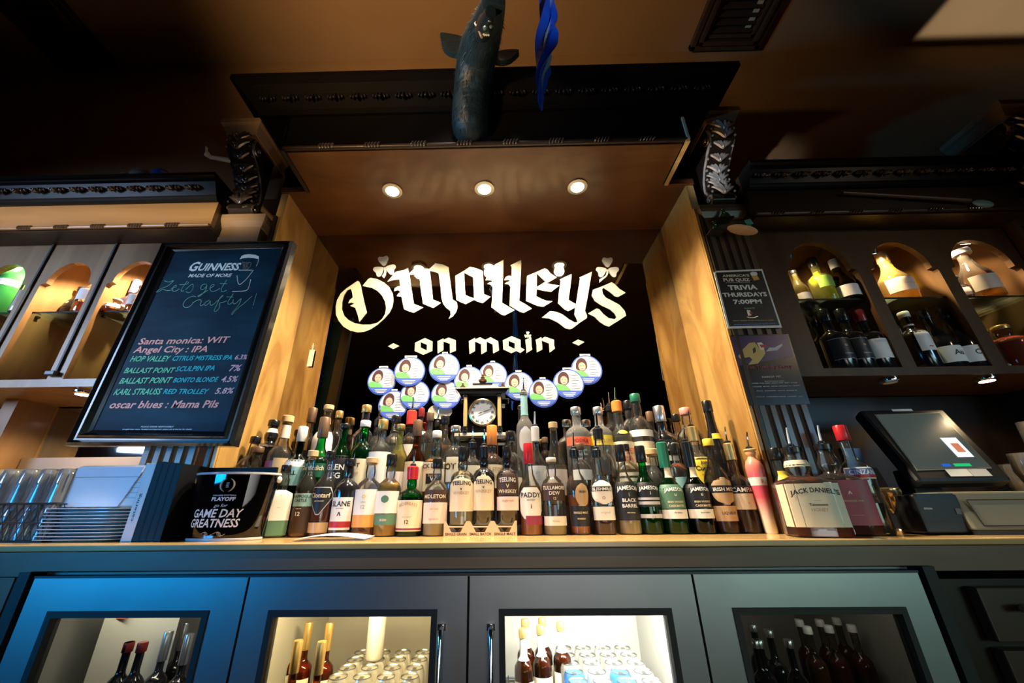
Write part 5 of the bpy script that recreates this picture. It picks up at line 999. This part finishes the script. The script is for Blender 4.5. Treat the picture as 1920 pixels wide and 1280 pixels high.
MB().box((-pw*.86, -.063, h_*.70), (pw*.72, -.060, h_*.715)).build('fold_line', pm('fold_grey', (.35,.36,.38), .6), t)
for q in range(6): MB().box((pw*.55+pw*.05*q*.3, -.0585, h_*(.2+.12*q)), (pw*.98, -.0555, h_*(.2+.12*q)+.003)).build('sheet_edge', pm('sheet_edges', (.52,.52,.50), .5), t)
Ym = 1.25; xw0, xw1 = at(226, 1012, Ym).x, at(246, 1012, Ym).x; hm = at(276, 868, Ym).z-1.0
def binder(x0_, x1_, hgt, mat, label, txt_=None, dep=.12, grp='menu binders on the counter'):
    t = thing('menu_binder', label, 'binder', ((x0_+x1_)/2, Ym, 1.0), grp); w2 = (x1_-x0_)/2
    MB().box((-w2, 0, 0), (-w2+.002, dep, hgt)).build('cover', mat, t); MB().box((w2-.002, 0, 0), (w2, dep, hgt)).build('cover', mat, t)
    MB().box((-w2+.002, 0, .001), (w2-.002, .002, hgt-.001)).build('spine', mat, t, bev=.0008)
    MB().box((-w2+.003, .004, .003), (w2-.003, dep-.004, hgt-.006)).build('pages', pm('page_edges', (.6,.6,.58), .7), t)
    if txt_:
        v, f, a = txt(txt_, .01); MB().add([(-w2*.2-(-w2*.0)+(y-.5)*-.009, -.0006, hgt*.25+x*hgt*.35) for x, y in v], f).build('lettering', lab('K'), t)
binder(xw0, xw1, hm, pm('binder_white', (.66,.66,.64), .4), 'white binder with dark writing on its spine between plates and black menus', 'catering')
bw = (at(300, 1012, Ym).x-xw1)/4; ll = ['leftmost black', 'second black', 'third black', 'fourth black']
for i in range(4): binder(xw1+bw*i+.001, xw1+bw*(i+1), hm*(1.02-.01*i), pm('binder_black', (.005,.006,.008), .5, spec=.2), ll[i]+' menu binder counted from the white one')
xq = at(303, 1012, Ym).x
t = thing('menu_cover', 'broad black menu cover leaning behind the ice bucket', 'menu', (xq, Ym+.108, 1.0), rz=.02)
MB().box((0, 0, 0), (.235, .012, hm*.98)).build('cover', pm('binder_black', (.005,.006,.008), .5, spec=.2), t, bev=.002)
# glasses in a black mesh tray
Yg = 1.27; gx0, gx1 = at(-60, 1000, Yg).x, at(84, 1000, Yg).x; gh = at(40, 945, Yg).z-1.0
t = thing('mesh_tray', 'black wire mesh tray full of upturned glasses at the left end', 'tray', ((gx0+gx1)/2, Yg+.10, 1.0)); gw = (gx1-gx0)/2
b = MB(); 
for z in (.004, gh*.5, gh): b.tube([(-gw, -.10, z), (gw, -.10, z), (gw, .10, z), (-gw, .10, z), (-gw, -.10, z)], .0022, 6)
b.build('rim_wire', black_matte, t)
b = MB(); k_ = int(gw*2/.022)
for i in range(k_):
    x = -gw+.022*i
    for sg in (0, 1):
        a = (x, -.10, .004 if sg else gh); c_ = (min(x+.05, gw), -.10, gh if sg else .004); b.tube([a, c_], .0011, 4)
for i in range(9):
    y = -.10+.022*i; b.tube([(gw, y, .004), (gw, min(y+.05, .1), gh)], .0011, 4).tube([(gw, y, gh), (gw, min(y+.05, .1), .004)], .0011, 4)
b.build('wire_mesh', black_matte, t)
MB().box((-gw, -.10, 0), (gw, .10, .003)).build('tray_floor', black_matte, t)
cg = glass('tumbler_glass', (.93,.96,.95), .50, .22, (.95,.97,1)); me = None
spots_ = [(gx1-.040-.062*i, Yg+.035+.062*r_, r_, i, l_) for l_ in (0, 1) for r_ in range(3) for i in range(6)]
nm_ = ['front row','middle row','back row']; ps = ['at the plate end','second from the plates','third from the plates','fourth from the plates','fifth from the plates','at the picture edge']
for x, y, r_, i, l_ in spots_:
    t = thing('tumbler', 'clear upturned tumbler, %s layer, %s, %s' % (('lower', 'upper')[l_], nm_[r_], ps[i]), 'glass', (x, y, 1.004+l_*gh), 'tumblers in the mesh tray')
    if me is None:
        o_ = MB().lathe([(.027, 0), (.029, .001), (.0265, .05), (.025, .098), (.021, .103), (.001, .103), (.001, .090), (.021, .088), (.0245, .05), (.0265, .001)], (0,0,0), 18, caps=False).build('tumbler_body', cg, t, True); me = o_.data
        b = MB()
        for q in range(10):
            a = q*math.pi/5; b.tube([(.0278*math.cos(a), .0278*math.sin(a), .035), (.026*math.cos(a), .026*math.sin(a), .085)], .0026, 5)
        m2 = b.build('facet', cg, t, True).data
    else: inst('tumbler_body', me, t, (0,0,0)); inst('facet', m2, t, (0,0,0))
# ---------------------------------------------------------------- till and its neighbours
blk = pm('till_plastic', (.010,.011,.013), .42); 
def quadbox(b, P, th): v = list(P)+[p+th for p in P]; return b.add(v, [(3,2,1,0),(4,5,6,7)]+[(i,(i+1)%4,4+(i+1)%4,4+i) for i in range(4)])
T0 = [at(1610,768,1.52), at(1768,765,1.52), at(1902,900,1.36), at(1726,903,1.36)]
t = thing('touchscreen_till', 'black tilted touchscreen till with a small lit picture on its screen', 'till', (at(1760,880,1.42).x, 1.46, 1.0)); o3 = Vector(t.location)
nrm = (T0[1]-T0[0]).cross(T0[3]-T0[0]).normalized(); nrm = nrm if nrm.y < 0 else -nrm
quadbox(MB(), [p-o3 for p in T0], -nrm*.045).build('housing', blk, t, bev=.012)
def onT(a, b_, k=.001):  # point on the screen face in housing fractions
    return T0[0].lerp(T0[1], a).lerp(T0[3].lerp(T0[2], a), b_)+nrm*k
def patch(name, a0, b0, a1, b1, mat, k, par): return MB().add([onT(a0,b0,k)-o3, onT(a1,b0,k)-o3, onT(a1,b1,k)-o3, onT(a0,b1,k)-o3], [(0,3,2,1)]).build(name, mat, par)
quadbox(MB(), [onT(.13,.085,.0005)-o3, onT(.90,.075,.0005)-o3, onT(.88,.86,.0005)-o3, onT(.06,.87,.0005)-o3], nrm*.0015).build('bezel_line', pm('bezel_grey', (.45,.43,.36), .3, .5), t)
sn = quadbox(MB(), [onT(.145,.095,.001)-o3, onT(.895,.085,.001)-o3, onT(.872,.845,.001)-o3, onT(.075,.855,.001)-o3], nrm*.002).build('screen', pm('screen_dark', (.02,.024,.024), .22, emit=(.10,.13,.12), es=.45), t)
patch('label_strip', .38, .005, .62, .04, paper, .0012, t)
patch('picture', .62, .46, .80, .72, emat('screen_white', (.85,.9,1), 1.2), .0045, sn)
patch('picture_glass', .67, .54, .76, .66, emat('screen_amber', (.75,.25,.12), .9), .0055, sn)
patch('button', .50, .80, .68, .835, emat('screen_green', (.02,.75,.22), .8), .0045, sn)
patch('button', .37, .80, .46, .835, emat('screen_blue', (.03,.16,.75), .8), .0045, sn)
patch('paper_slip', .36, .865, .60, .95, paper, .003, t); patch('paper_slip', .60, .87, .80, .955, pm('slip_shade', (.6,.6,.62), .6), .004, t)
MB().box((-.10, -.04, 0), (.10, .12, .02)).build('foot', blk, t, bev=.006); MB().box((-.05, .02, .02), (.05, .08, .20)).build('neck', blk, t, bev=.008)
Ypn = 1.27; a0 = at(1737,990,Ypn).x; a1 = at(1822,990,Ypn).x; zp = at(1760,926,Ypn).z-1.0
t = thing('receipt_printer', 'black receipt printer box on the counter below the touchscreen', 'printer', ((a0+a1)/2, Ypn, 1.0)); w2 = (a1-a0)/2
MB().box((-w2, 0, .004), (w2, .17, zp)).build('body', blk, t, bev=.005)
MB().box((-w2+.004, -.001, .034), (w2-.004, .0005, .0355)).build('seam', black_matte, t); MB().box((w2-.025, -.002, zp*.50), (w2-.010, .0, zp*.64)).build('button', pm('button_grey', (.10,.11,.12), .4), t)
v, f, a_ = txt('EPSON', .03); MB().add([(-w2*.75+x*.024, -.0006, zp*.62+y*.005) for x, y in v], f).build('lettering', lab('S'), t)
MB().box((-w2+.01, -.0002, zp-.012), (w2-.01, .10, zp+.0015)).build('lid', pm('printer_lid', (.018,.02,.022), .3), t)
a0 = at(1830,990,1.25).x; zp = at(1860,920,1.25).z-1.0
t = thing('card_terminal', 'beige grey flat topped machine at the right end of the counter', 'terminal', (a0, 1.25, 1.0))
bg = pm('machine_beige', (.17,.165,.12), .5)
MB().prism([(0, .012), (.16, .012), (.17, zp), (.035, zp)], 'x', 0, .34).build('body', bg, t, bev=.006)
MB().add([(.03, .004, .024), (.33, .004, .024), (.33, .018, zp*.78), (.03, .018, zp*.78)], [(0,1,2,3)]).build('front_panel', pm('panel_beige', (.22,.21,.155), .5), t)
b = MB()
for p, q in (((.03,.003,.024),(.33,.003,.024)), ((.03,.003,.024),(.03,.018,zp*.78)), ((.03,.018,zp*.80),(.33,.018,zp*.80))): b.tube([p, q], .0015, 5)
b.build('panel_gap', black_matte, t)
MB().box((0, 0, 0), (.34, .15, .012)).build('foot', black_matte, t)
t = thing('card_reader', 'grey and blue upright card machine left of the touchscreen', 'card machine', (at(1600,840,1.50).x, 1.52, 1.0))
MB().cbox((0, 0, .14), (.07, .015, .28)).build('stand', pm('reader_blue', (.05,.10,.22), .3), t); MB().cbox((.03, -.03, .11), (.07, .02, .20), Matrix.Rotation(-.25, 3, 'X')).build('screen', pm('reader_grey', (.20,.22,.22), .3), t, bev=.003)
t = thing('ribbed_cup', 'ribbed bronze cup behind the vermouth bottle', 'cup', (at(1648,880,1.36).x, 1.36, 1.0)); b = MB()
b.lathe([(.016,0),(.020,.006),(.008,.02),(.008,.05),(.022,.07),(.030,.10),(.030,.112),(.033,.116),(.033,.130),(.028,.134)], (0,0,0), 24)
br = pm('bronze_polished', (.45,.33,.18), .2, .9); b.build('bowl', br, t, True); b = MB()
for q in range(16): a = q*math.pi/8; b.tube([(.023*math.cos(a), .023*math.sin(a), .072), (.031*math.cos(a), .031*math.sin(a), .106)], .003, 5)
b.build('ribs', br, t, True)
for k, (u, v) in enumerate(((1899, 860), (1915, 800), (1880, 880))):
    p = at(u, v, 1.55+.06*k)
    t = thing('stemmed_glass', ['stemmed glass at the right edge behind the till', 'tallest stemmed glass at the right edge', 'short stemmed glass beside the till corner'][k], 'glass', (p.x+.03, 1.55+.06*k, 1.0), 'stemmed glasses behind the till'); H = p.z-1.0+.02
    MB().lathe([(.03,0),(.03,.002),(.004,.008),(.004,H*.45),(.02,H*.55),(.034,H*.75),(.030,H),(.029,H),(.033,H*.75),(.018,H*.56),(.001,H*.5)], (0,0,0), 20, caps=False).build('bowl', cg, t, True)
# ---------------------------------------------------------------- bottle coolers under the counter
X0, DW, YD = -1.244, .577, 1.160
t = thing('bottle_cooler', 'row of four glass fronted steel bottle coolers under the counter', 'cooler', (-.09, YD, 0)); ox = -.09
b = MB(); lin = pm('cooler_liner', (.34,.33,.30), .45)
for k, mt in enumerate((lin,)):
    b.box((-1.17, .56, .12), (1.17, .575, .93)).box((-1.17, .04, .10), (1.17, .56, .12)).box((-1.17, .04, .915), (1.17, .56, .93))
    for x in (-1.17, -.577, 0, .577, 1.158): b.box((x, .04, .12), (x+.012, .56, .915))
b.build('liner', lin, t)
for k in (1, 2, 3): MB().box((X0+DW*k-.02-ox, .031, .12), (X0+DW*k+.02-ox, .039, .915)).build('gap_light_block', rubber, t)  # dark strips added behind the door gaps to stop light leaking through
MB().box((-1.19, .045, .921), (1.19, .09, .936)).box((-1.195, -.004, .05), (-1.165, .06, .936)).box((1.165, -.004, .05), (1.195, .06, .936)).build('door_seal', rubber, t)
MB().box((-1.154, .0, .921), (1.154, .02, .927)).build('top_rail', steel_d, t)
W_in = [(-1.165,-.758), (-.593,-.174), (-.007,.414), (.577,.992)]
dent = pm('steel_door', (.30,.31,.32), .40, 1, (.38,.39,.40), (1, 1, 1), 3, bump=.25)
for k in range(4):
    a, c_ = X0+DW*k+.003, X0+DW*(k+1)-.003; w0, w1 = W_in[k]; zt_, zb_ = .843, .22
    dr = shape2d('door', [[(a-ox, .14), (c_-ox, .14), (c_-ox, .921), (a-ox, .921)], [(w0-ox-.004, zb_), (w0-ox-.004, zt_+.004), (w1-ox+.004, zt_+.004), (w1-ox+.004, zb_)]], dent, t, .03, lambda x, y, d: Vector((x, d, y)))
    md = dr.modifiers.new('bevel', 'BEVEL'); md.width = .003; md.segments = 2; md.limit_method = 'ANGLE'
    g_ = .009; o_, i_ = (w0-ox-.006, w1-ox+.006), (w0-ox+g_, w1-ox-g_)
    shape2d('gasket', [[(o_[0], zb_-.004), (o_[1], zb_-.004), (o_[1], zt_+.006), (o_[0], zt_+.006)], [(i_[0], zb_+g_), (i_[0], zt_-g_), (i_[1], zt_-g_), (i_[1], zb_+g_)]], rubber, dr, .03, lambda x, y, d: Vector((x, d-.003, y)))
    MB().box((w0-ox, .012, zb_), (w1-ox, .016, zt_)).build('glass_pane', glass('cooler_glass', (.90,.92,.90), .18), dr)
    if k in (1, 2):
        hx = (-.155 if k == 1 else -.033)-ox
        MB().tube([(hx, 0, .812), (hx, -.028, .808), (hx, -.034, .795), (hx, -.034, .36), (hx, -.028, .345), (hx, 0, .34)], .006, 10).cbox((hx, -.003, .812), (.020, .006, .014)).build('handle', chrome, dr, True)
for x0_ in (-1.16, -.565, .012, .589):
    b = MB()
    for i in range(14): b.tube([(x0_+.01+.042*i*.95, .05, .543), (x0_+.01+.042*i*.95, .55, .543)], .002, 4)
    for y in (.06, .30, .54): b.tube([(x0_+.005, y, .541), (x0_+.56, y, .541)], .003, 5)
    b.build('wire_shelf', steel_d, t)
for x, e, c_ in ((-.95, .8, (1, .90, .72)), (-.38, 7, (1, .74, .38)), (.27, 22, (1, .95, .86)), (.80, .12, (1, .9, .75))):
    light('AREA', (x, 1.24, .90), e, c_, (x, 1.45, .5), .36, sy=.03)
    MB().box((x-.19-ox, .075, .903), (x+.19-ox, .09, .914)).build('light_strip', emat('strip_glow', (1, .93, .8), 2), t)
def cbot(label, u, v, gl, cap, cph, labels=(), r=.027, lq=None, prof='bord', grp='bottles in the coolers'):
    p = atz(u, v, .762); p.y = min(max(p.y, 1.245), 1.66)
    return bottle('beer_bottle', label, p.x, p.y, .5455, .762-.5455, r, prof=prof, gl=gl, lq=lq, fill=.7, cap=cap, caph=cph, labels=labels, group=grp, segs=16)
for k, (u, v) in enumerate(((285,1175),(317,1183),(315,1164),(350,1167),(357,1188))):
    cbot('dark bottle with silver neck foil in the first cooler, ' + ['leftmost','lower middle','upper middle','upper right','lower right'][k], u, v, 'black', 'S', .32, [(.3,.5,.8,'N')])
for k, (u, v) in enumerate(((202,1218),(236,1206),(180,1236))):
    cbot('dark bottle with red cap in the first cooler, ' + ['middle of three','right of three','left of three'][k], u, v, 'black', 'T', .10)
for k, (u, v) in enumerate(((545,1163),(580,1166),(619,1167),(560,1200),(600,1205))):
    cbot('golden capped amber bottle in the second cooler, ' + ['upper left','upper middle','upper right','lower left','lower right'][k], u, v, 'amberg', 'G', .32, [(.2,.5,.8,'C')], lq='amber')
for k, (u, v) in enumerate(((980,1178),(1013,1172),(1050,1166),(984,1160),(1016,1158))):
    cbot('brown bottle with white neck and gold cap in the third cooler, ' + ['left front','middle front','right front','left rear','middle rear'][k], u, v, 'amberg', 'G', .10, [(.72,.98,1.9,'W'), (.2,.5,.8,'C')], lq='dark')
for k, (u, v) in enumerate(((1497,1161),(1535,1161),(1567,1158),(1512,1174),(1552,1172),(1595,1171),(1410,1170),(1440,1180),(1433,1208),(1420,1222),(1460,1218),(1480,1200))):
    cbot('dark bottle with pale cap in the fourth cooler, ' + ['first of the back line','second of the back line','third of the back line','first of the front line','second of the front line','third of the front line','leftmost at the top','near the left corner','left middle','lowest left','lower middle with short neck','centre'][k], u, v, 'smoky' if k < 6 else 'black', 'W' if k < 6 else 'S', .08, lq='brown' if k < 6 else None, r=.025)
def can(label, x, y, mat, z=.5455, h=.115, r=.029, lid=steel, band=None):
    t = thing('drink_can', label, 'can', (x, y, z), 'cans in the coolers')
    MB().lathe([(r*.8, 0), (r, .006), (r, h-.012), (r*.86, h-.002), (r*.84, h), (r*.80, h-.003), (.001, h-.004)], (0,0,0), 20, caps=False).build('can_body', mat, t, True)
    MB().lathe([(r*.78, h-.0025), (r*.84, h+.0005), (r*.86, h-.002)], (0,0,0), 20, caps=False).cbox((0, -.006, h-.002), (.010, .016, .0015)).build('lid', lid, t, True)
    if band: MB().lathe([(r+.0004, h*.3), (r+.0004, h*.65)], (0,0,0), 20, caps=False).build('band', lab(band), t, True)
alu = pm('can_aluminium', (.80,.78,.72), .28, .85); canw = pm('can_white', (.82,.80,.72), .3, .2); canb = pm('can_blue', (.05,.18,.50), .3, .5)
can('tall white can standing on the silver cans in the second cooler', -.40, 1.46, canw, z=.6615, h=.13, r=.027)
rw = ['front','second','third','fourth','fifth']; cl_ = ['first','second','third','fourth']
for r_ in range(5):
    for i in range(4):
        if i == 1 and r_ == 0: continue
        can('silver can in the second cooler, %s row, %s from the bottles' % (rw[r_], cl_[i]), -.46+.066*i-.0, 1.27+.066*r_ , alu)
for r_ in range(5):
    for i in range(4): can('%s can in the third cooler, %s row, %s from the bottles' % ('blue and silver' if (r_ < 2) else 'silver white', rw[r_], cl_[i]), .19+.063*i, 1.27+.066*r_, canb if (r_ < 2 and i % 2 == 0) else alu, z=.5455, h=.125, band='W' if r_ < 2 else None)
p = at(1117, 1181, 1.36); t = thing('round_sign', 'white oval badge on a stick above the cans in the third cooler', 'badge', p)
MB().prism([(.020*math.cos(i*math.pi/12), .028*math.sin(i*math.pi/12)) for i in range(24)], 'y', 0, .003).build('badge_disc', paper, t); MB().prism([(.014*math.cos(i*math.pi/12), .021*math.sin(i*math.pi/12)) for i in range(24)], 'y', -.0006, 0).build('inner_ring', pm('badge_grey', (.6,.6,.56), .5), t); MB().tube([(0, .001, -.028), (0, .001, -.09)], .002, 5).build('stick', paper, t)
t = thing('liner_card', 'pale printed card with a red round mark leaning in the first cooler', 'card', (-1.10, 1.30, .56))
MB().add([(-.04, 0, 0), (.12, .08, 0), (.12, .08, .28), (-.04, 0, .28)], [(0,1,2,3)]).build('sheet', pm('card_pale', (.62,.60,.52), .5), t); MB().cbox((.0, .012, .255), (.03, .003, .03)).build('red_mark', lab('V'), t)
# ---------------------------------------------------------------- boar head trophy
pth = [((884,250),1.235,.070), ((883,250),1.15,.078), ((880,225),1.125,.082), ((884,170),1.08,.080), ((892,115),1.00,.085), ((902,80),.92,.080), ((914,48),.84,.062), ((922,20),.76,.050), ((926,2),.70,.040)]
pc = [at(*p, Y) for p, Y, r in pth]; rr = [r*.95 for p, Y, r in pth]
t = thing('boar_head', 'black bristly boar head trophy mounted on the canopy front, snout raised', 'trophy', pc[0])
O3 = pc[0].copy(); fur = pm('boar_fur', (.003,.008,.011), .5, 0, (.007,.024,.034), (1,1,4), 18, bump=.9, spec=.35)  # teal of the side light is mixed into the black fur colour
sp = smooth_path([tuple(p)+(r,) for p, r in zip(pc, rr)], 2)
b = MB(); b.tube([Vector(p[:3])-O3 for p in sp], [p[3] for p in sp], 18); b.build('head', fur, t, True)
b = MB(); random.seed(3)
for i in range(1500):
    k = random.randrange(1, len(sp)-8); p = Vector(sp[k][:3]); d = (Vector(sp[k+1][:3])-Vector(sp[k-1][:3])).normalized(); s = d.orthogonal().normalized(); q = d.cross(s); a = random.uniform(0, 6.283)
    nrm = s*math.cos(a)+q*math.sin(a); base = p+nrm*sp[k][3]*.97-O3; tip = base-d*random.uniform(.02, .05)+nrm*random.uniform(.006, .020); sd = nrm.cross(d)*.0014
    b.add([base-sd, base+sd, tip], [(0, 1, 2)])
o_ = b.build('bristles', fur, t); o_['kind'] = 'stuff'
for sg, (u, v), (u2, v2), Ye in ((-1, (880,105), (828,72), 1.00), (1, (925,118), (972,104), 1.00)):
    a = at(u, v, Ye)-O3; c_ = at(u2, v2, Ye)-O3; d = c_-a; m_ = a.lerp(c_, .5); L_ = d.length/2
    b = MB(); ang = math.atan2(d.z, d.x); R3 = Matrix.Rotation(-ang, 3, 'Y'); E_ = []
    for q in range(13):
        x = -1+2*q/12; hw = .62*math.sin(math.pi*((x+1)/2)**.75)+.06
        E_.append((x, hw))
    ring = [(x, h) for x, h in E_]+[(x, -h*.9) for x, h in E_[::-1]]
    vs = [Vector((x*L_, -.010-.012*(1-h*h), h*L_)) for x, h in ring]+[Vector((x*L_, .004, h*L_*.97)) for x, h in ring]; n = len(ring)
    b.add([R3 @ p+m_ for p in vs], [tuple(range(n)), tuple(range(2*n-1, n-1, -1))]+[(i, (i+1) % n, n+(i+1) % n, n+i) for i in range(n)]); er = b.build('ear', fur, t)
    b = MB()
    for q in range(160):
        x, h = ring[random.randrange(n)]; p = R3 @ Vector((x*L_*.97, -.004, h*L_*.95))+m_; o2 = R3 @ Vector((x*.3+random.uniform(-.2, .2), random.uniform(-.3, .3), h)).normalized()*random.uniform(.008, .018)
        b.add([p+Vector((.0008, 0, 0)), p-Vector((.0008, 0, 0)), p+o2], [(0, 1, 2)])
    b.build('ear_bristles', fur, er)['kind'] = 'stuff'
jaw = [at(*p, Y)-O3 for p, Y in (((905,62),.83), ((913,40),.765), ((920,22),.71))]
MB().tube(jaw, [.030, .030, .018], 12).build('lower_jaw', pm('boar_skin', (.008,.016,.02), .35, coat=.3), t, True)
b = MB()
for p in ((908,66),(912,66),(916,66),(906,64)): q = at(*p, .80)-O3; b.lathe([(.0035, 0), (.0045, .006), (.0015, .014)], q, 8)
b.build('teeth', pm('ivory', (.70,.66,.52), .3), t, True)
MB().tube([at(*p, .80)-O3 for p in ((903,70),(900,62),(896,52),(890,44),(893,39))], [.0045, .0045, .004, .003, .0015], 8).build('tusk', pm('ivory_dull', (.32,.27,.20), .35), t, True)
b = MB()
for p, s_ in (((918,36),.010), ((910,52),.009), ((921,50),.007)): b.ball(at(*p, .735)-O3, s_, 8, (1, .5, 1.5))
b.build('lip_fold', pm('wet_lip', (.10,.17,.15), .12, coat=1), t, True)
# ---------------------------------------------------------------- twisted foil streamer
Ys = .50; tip = at(1015, 207, Ys); t = thing('foil_streamer', 'twisted blue and silver foil streamer hanging from the ceiling', 'streamer', tip)
bl = pm('foil_blue', (.01,.12,.95), .3); sv = pm('foil_pale', (.65,.78,.75), .3)
ctrl = [(1016,207),(1013,188),(1017,165),(1014,147),(1022,125),(1026,100),(1024,75),(1030,48),(1028,20),(1026,-15),(1027,-60)]
cs = [at(u, v, Ys)-tip for u, v in ctrl]; cs = [Vector(p) for p in smooth_path([tuple(p) for p in cs], 2)]
H_ = ZC-tip.z; cs.append(Vector((cs[-1].x, 0, H_)))
L_ = 60; P = []
seg = [0]
for a, b_ in zip(cs, cs[1:]): seg.append(seg[-1]+(b_-a).length)
def along(s):
    for i in range(len(seg)-1):
        if seg[i] <= s <= seg[i+1]+1e-9: return cs[i].lerp(cs[i+1], (s-seg[i])/max(seg[i+1]-seg[i], 1e-9))
    return cs[-1]
for nm, ph, w0, mt in (('blue_strip', 0, 1, bl), ('blue_strip', 1.9, .8, bl), ('silver_strip', 1.0, .45, sv)):
    vs = []; n = 90
    for i in range(n+1):
        s = seg[-1]*(i/n)**1.7; p = along(s); w_ = min(.002+s*.16, .025)*w0; a = ph+s*17/(1+s*1.0)
        d = Vector((math.cos(a), math.sin(a), 0))*w_; off = Vector((math.cos(a+1.57), math.sin(a+1.57), 0))*w_*.12*(1 if nm[0] == 'b' else 1.6)
        vs += [p-d+off, p+d+off]
    MB().add(vs, [(2*i, 2*i+1, 2*i+3, 2*i+2) for i in range(n)]).build(nm, mt, t, True)
# ---------------------------------------------------------------- oddments on the cornices
A = at(1580, 361, 1.306); B = at(1818, 376, 1.306)
t = thing('hurling_stick', 'wooden hurling stick with a broad blue-lit blade resting before the right cornice', 'stick', B)
MB().tube([A-B, (A-B)*.5, Vector((0,0,0))], [.006, .007, .009], 10).build('shaft', pm('stick_dark', (.10,.08,.06), .4), t, True)
c_ = at(1843, 382, 1.306)-B; MB().ball(c_, 1, 20, (.044, .008, .021), Matrix.Rotation(.05, 3, 'Y')).build('blade', pm('stick_blade_blue_lit', (.16,.36,.42), .4, 0, (.22,.42,.48)), t, True)  # blue light on the wooden blade is painted into its colour
t = thing('wooden_paddle', 'pale oval wooden paddle with a teal cube on the ledge above the posters', 'paddle', at(1392, 431, 1.33)); 
MB().ball((0,0,0), 1, 18, (.062, .03, .008), Matrix.Rotation(.28, 3, 'Y')).build('oval_board', pm('paddle_wood', (.55,.45,.36), .5), t, True); MB().cbox((.018, -.01, .022), (.030, .03, .026), Matrix.Rotation(-.25, 3, 'Y')).build('teal_cube', pm('teal', (.10,.45,.38), .4), t); MB().cbox((-.010, -.01, .016), (.022, .03, .026), Matrix.Rotation(-.1, 3, 'Y')).build('black_cube', black_matte, t)
for k, (u, v) in enumerate(((1342, 428), (1359, 405))):
    p = at(u, v, 1.35); t = thing('glass_figurine', ['small dark green bottle shaped ornament, lower one above the trivia poster', 'small dark green ornament, upper one under the capital'][k], 'ornament', p, 'green ornaments on the pilaster')
    MB().lathe([(.018, -.012), (.020, -.006), (.016, .008), (.007, .018), (.007, .034), (.009, .036)], (0,0,0), 16).build('ornament_body', pm('ornament_green', (.012,.06,.03), .15, coat=.6), t, True); MB().box((-.03, -.015, -.016), (.03, .045, -.012)).build('bracket', black_matte, t)
t = thing('pale_rod', 'pale rod end poking out at the top of the left corbel', 'rod', at(408, 291, 1.25)); MB().tube([(-.055, 0, .012), (-.04, .01, 0), (.05, .03, -.002)], [.014, .010, .012], 10).build('rod', pm('rod_pale', (.55,.62,.68), .4), t, True); MB().cbox((-.06, 0, .03), (.006, .01, .05), Matrix.Rotation(-.3, 3, 'Y')).build('end_tab', paper, t)
t = tag(MB().ball((0,0,0), .040, 18).build('blue_ball', pm('ball_blue', (.01,.05,.30), .25), None, True), 'blue ball on top of the left cabinet cornice', 'ball'); t.location = at(303, 331, 1.30)+Vector((0, 0, -.005))
t = thing('grey_cap', 'grey cap lying on the left cornice beside the blue ball', 'cap', at(270, 336, 1.30)); MB().ball((0,0,0), .055, 18, (1, 1, .7)).build('crown', pm('cap_grey', (.05,.055,.06), .7), t, True); MB().ball((-.05, -.02, -.01), .035, 12, (1, 1, .15)).build('visor', pm('cap_grey', (.05,.055,.06), .7), t, True)
t = thing('dark_helmet', 'dark helmet with a blue glint on top of the right cornice', 'helmet', at(1888, 300, 1.32)); MB().ball((0,0,0), .07, 20, (1, 1, .8)).build('shell', black_gloss, t, True); b = MB()
for q in range(4): b.tube([(-.06+.04*q, -.06, .01), (-.06+.04*q, -.07, -.03)], .003, 5)
b.build('face_guard', steel_d, t)
